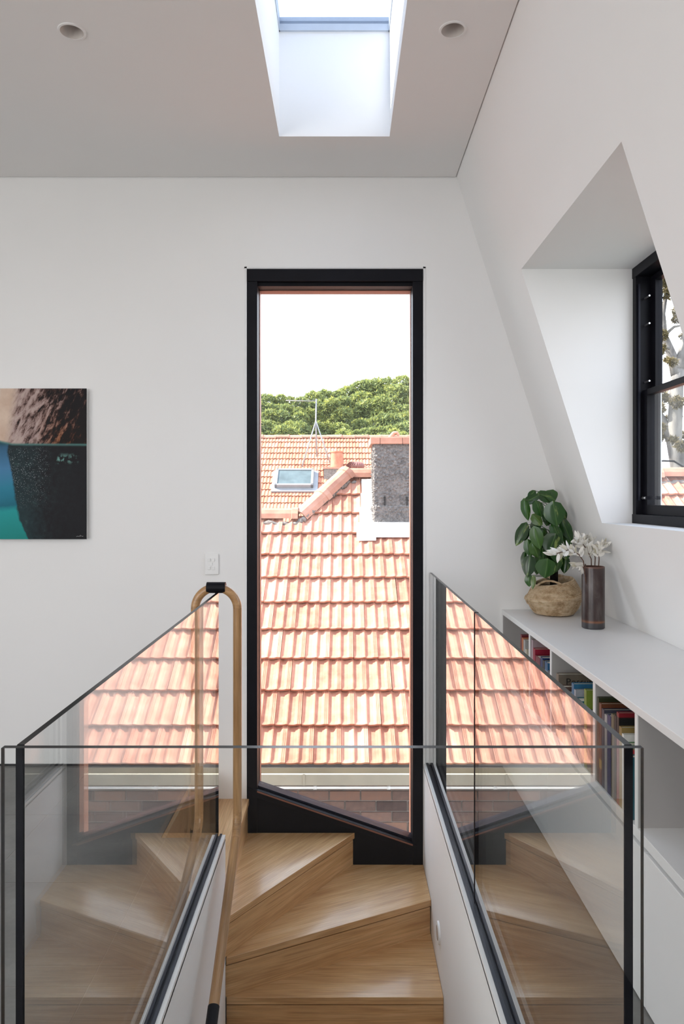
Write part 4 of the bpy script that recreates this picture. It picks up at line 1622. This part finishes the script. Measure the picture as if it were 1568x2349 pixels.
MB().tube([apt(726, 1048), apt(724, 965), apt(725, 915)], .022, 8).build('mast', 'galvanised', an, smooth=True)
for q in (fpt(692, 1072), fpt(758, 1066), fpt(727, 1046)):
    MB().tube([q, apt(724, 966)], .02, 8).build('leg', 'galvanised', an, smooth=True)
MB().tube([apt(655, 919), apt(725, 920)], .012, 6).build('boom', 'galvanised', an, smooth=True)
for x in (662, 676, 692, 708):
    a = apt(x, 919)
    MB().tube([a + Vector((0, -.3, 0)), a + Vector((0, .3, 0))], .008, 5).build('element', 'galvanised', an)

# ------------------------------------------------------------------ trees
def crown_mesh(name, blobs, n, size, mat, seed, flat=.5, ratio=.28, sparse=0.0):
    """leaves gathered on the skins of several blobs; leafvar holds each leaf's own tone"""
    r_ = np.random.default_rng(seed)
    vol = np.array([b_[3] ** 2 for b_ in blobs], float)
    cnt = np.maximum(1, (vol / vol.sum() * n).astype(int))
    V, tone = [], []
    for (bx, by, bz, br), c_ in zip(blobs, cnt):
        d = r_.normal(size=(c_, 3))
        d /= np.linalg.norm(d, axis=1)[:, None]
        d[:, 1] = -np.abs(d[:, 1]) * .9 + .25 * r_.random(c_)
        rad = br * (1 - .30 * r_.random(c_) ** 1.6)
        lump = 1 + .13 * np.sin(d[:, 0] * 9 + seed) * np.cos(d[:, 2] * 8 + bx)
        p = np.array([bx, by, bz]) + d * (rad * lump)[:, None] * np.array([1, 1, .82])
        ax = d * .55 + r_.normal(size=(c_, 3)) * .55 + np.array([0, -.15, -.25])
        ax /= np.linalg.norm(ax, axis=1)[:, None]
        sd = np.cross(ax, r_.normal(size=(c_, 3)))
        sd /= np.linalg.norm(sd, axis=1)[:, None]
        L = size * r_.uniform(.6, 1.3, c_)[:, None]
        W = L * ratio
        nn = np.cross(ax, sd)
        V.append(np.stack([p - ax * L * .5, p + sd * W * .5 + nn * W * .2, p + ax * L * .5, p - sd * W * .5 + nn * W * .2], 1).reshape(-1, 3))
        br_t = .5 + .25 * np.sin(bx * 3.1 + bz * 5.3)
        tone.append(np.clip(.30 * br_t + .62 * r_.random(c_) + .12 * d[:, 2], 0, 1))
    V = np.concatenate(V)
    tone = np.concatenate(tone)
    k_ = len(tone)
    me = bpy.data.meshes.new(name)
    me.vertices.add(len(V))
    me.vertices.foreach_set('co', V.ravel())
    me.loops.add(6 * k_)
    b0 = np.arange(k_)[:, None] * 4
    me.loops.foreach_set('vertex_index', (b0 + np.array([0, 1, 2, 0, 2, 3])).ravel().astype(np.int32))
    me.polygons.add(2 * k_)
    me.polygons.foreach_set('loop_start', np.arange(0, 6 * k_, 3).astype(np.int32))
    me.update(calc_edges=True)
    at = me.attributes.new('leafvar', 'FLOAT', 'POINT')
    at.data.foreach_set('value', np.repeat(tone, 4).astype(np.float32))
    me.materials.append(MATS[mat])
    me.validate()
    return me


def pxw(px_, py_, y):
    return ((px_ - 786) / FPX * y, y, 1.4 + (1138 - py_) / FPX * y)


def tree(name, label, base, blobs_px, y, n, size, mat, seed, trunk_mat='bark_dark', cat='tree', ratio=.28, group='trees beyond the far roof'):
    t = thing(name, label, cat, base, group=group)
    s_ = y / FPX
    blobs = [(*pxw(a, b_, y + dy), r_ * s_) for (a, b_, r_, dy) in blobs_px]
    o = place('crown', crown_mesh('crown', blobs, n, size, mat, seed, ratio=ratio), t, (0, 0, 0))
    o['kind'] = 'stuff'
    rr2 = random.Random(seed)
    top = Vector(blobs[0][:3])
    tp = [Vector(base), Vector(base).lerp(top, .45) + Vector((.1, 0, 0)), Vector((top.x, top.y + .2, top.z - .5))]
    MB().tube(tp, [.28, .2, .1], 10).build('trunk', trunk_mat, t, smooth=True)
    for b_ in blobs[1:]:
        q = Vector(b_[:3])
        MB().tube([tp[1], tp[1].lerp(q, .5) + Vector((0, 0, -.2)), q], [.11, .08, .03], 7).build('branch', trunk_mat, t, smooth=True)
    return t


rt = random.Random(21)


def lumpy(cx, cy, rx, ry, n, r0, r1, seed):
    r_ = random.Random(seed)
    out = [(cx, cy, min(rx, ry) * .75, .8)]
    for i in range(n):
        a = r_.uniform(0, 2 * math.pi)
        k_ = math.sqrt(r_.random())
        out.append((cx + rx * k_ * math.cos(a), cy - ry * k_ * math.sin(a), r_.uniform(r0, r1), r_.uniform(-1.0, .5) * (1.2 - k_)))
    return out


SKY = [(520, 915), (590, 905), (620, 902), (650, 905), (680, 913), (700, 908), (720, 896), (745, 893), (765, 900), (790, 888), (820, 873), (850, 868), (880, 866), (905, 859), (930, 861), (950, 868), (1010, 890)]


def canopy(x0, x1, rmin, rmax, seed, drop=0, ybot=1012):
    """blobs that fill the canopy between x0 and x1 under the skyline"""
    r_ = random.Random(seed)
    xsk, ysk = [p[0] for p in SKY], [p[1] for p in SKY]
    out = []
    y_off = 0
    first = True
    while True:
        x = x0 + r_.uniform(0, rmax)
        done = False
        while x < x1:
            rd = r_.uniform(rmin, rmax)
            top = float(np.interp(x, xsk, ysk)) + drop + y_off
            cy = top + rd * .86 + (0 if first else r_.uniform(-5, 5))
            if cy < ybot:
                out.append((x, cy, rd, r_.uniform(-.5, .5) - (0 if first else .5 + y_off * .02)))
                done = True
            x += rd * r_.uniform(.95, 1.35)
        y_off += rmin * 1.1
        first = False
        if not done or y_off > 170:
            break
    return out


tree('broadleaf_tree', 'rounded green tree at the left of the far skyline', (-2.9, 31, -4.9), canopy(530, 690, 17, 27, 1), 31, 26000, .20, 'foliage_mango', 1)
tree('broadleaf_tree', 'middle green tree rising behind the antenna mast', (-1.2, 32.5, -4.9), canopy(692, 792, 17, 27, 2), 32.5, 22000, .20, 'foliage_mango', 2)
tree('broadleaf_tree', 'tallest spreading green tree at the right of the far skyline', (2.0, 34, -4.9), canopy(790, 1010, 20, 31, 3), 34, 44000, .21, 'foliage_mango', 3)
tree('broadleaf_tree', 'low yellowish green tree just above the ridge behind the chimney', (2.4, 29, -4.9), canopy(800, 960, 13, 20, 4, drop=112, ybot=1020), 29, 12000, .18, 'foliage_mango', 4)

# gum tree beyond the dormer window
gt = thing('gum_tree', 'pale barked gum tree outside the dormer window', 'tree', (8.3, 16.5, -4.9))
GY = 16.5


def gp_(px_, py_, dy=0):
    return Vector(pxw(px_, py_, GY + dy))


MB().tube([(9.0, GY, -4.9), gp_(1570, 1150), gp_(1545, 1010), gp_(1552, 870), gp_(1560, 840)], [.24, .20, .17, .14, .12], 14).build('trunk', 'gum_bark', gt, smooth=True)
for k_, (ps, rs) in enumerate([([(1552, 860), (1540, 815), (1522, 770), (1519, 720), (1530, 660)], [.14, .11, .08, .06, .03]),
                  ([(1558, 850), (1572, 790), (1590, 700), (1600, 600)], [.15, .12, .09, .05]),
                  ([(1540, 1010), (1515, 960), (1500, 930), (1470, 880)], [.13, .10, .07, .04]),
                  ([(1560, 1060), (1585, 990), (1610, 900)], [.12, .09, .06]),
                  ([(1522, 770), (1545, 750), (1570, 745)], [.04, .03, .02]),
                  ([(1535, 800), (1510, 790), (1480, 770)], [.03, .025, .015])]):
    MB().tube([gp_(a, b_, .15 * (i % 2)) for i, (a, b_) in enumerate(ps)], rs, 9).build('branch', 'gum_bark', gt, smooth=True)
gb = [(rt.uniform(1440, 1640), rt.uniform(620, 770), rt.uniform(9, 20)) for _ in range(60)]
gb += [(rt.uniform(1440, 1640), rt.uniform(770, 880), rt.uniform(6, 12)) for _ in range(18)]
gb += [(rt.uniform(1440, 1640), rt.uniform(880, 1070), rt.uniform(8, 18)) for _ in range(60)]
blobs = [(*pxw(a, b_, GY + rt.uniform(-.9, 1.2)), r_ * GY / FPX) for a, b_, r_ in gb]
o = place('crown', crown_mesh('crown', blobs, 22000, .14, 'foliage_gum', 9, ratio=.22), gt, (0, 0, 0))
o['kind'] = 'stuff'
cbm = MB().tube([gp_(1490, 1062, -5), gp_(1520, 1057, -5), gp_(1545, 1058, -5), gp_(1568, 1072, -5)], .015, 6)
tag(cbm.build('overhead_cable', 'black_rubber', smooth=True), 'black overhead cable sagging above the roof outside the dormer', 'cable')

# ground far below, so that nothing hangs over emptiness
gr = MB()
gr.box(-60, 60, -40, 80, -5.2, -4.9)
tag(gr.build('ground', 'ground'), 'dull ground between the houses', 'ground', kind='structure')
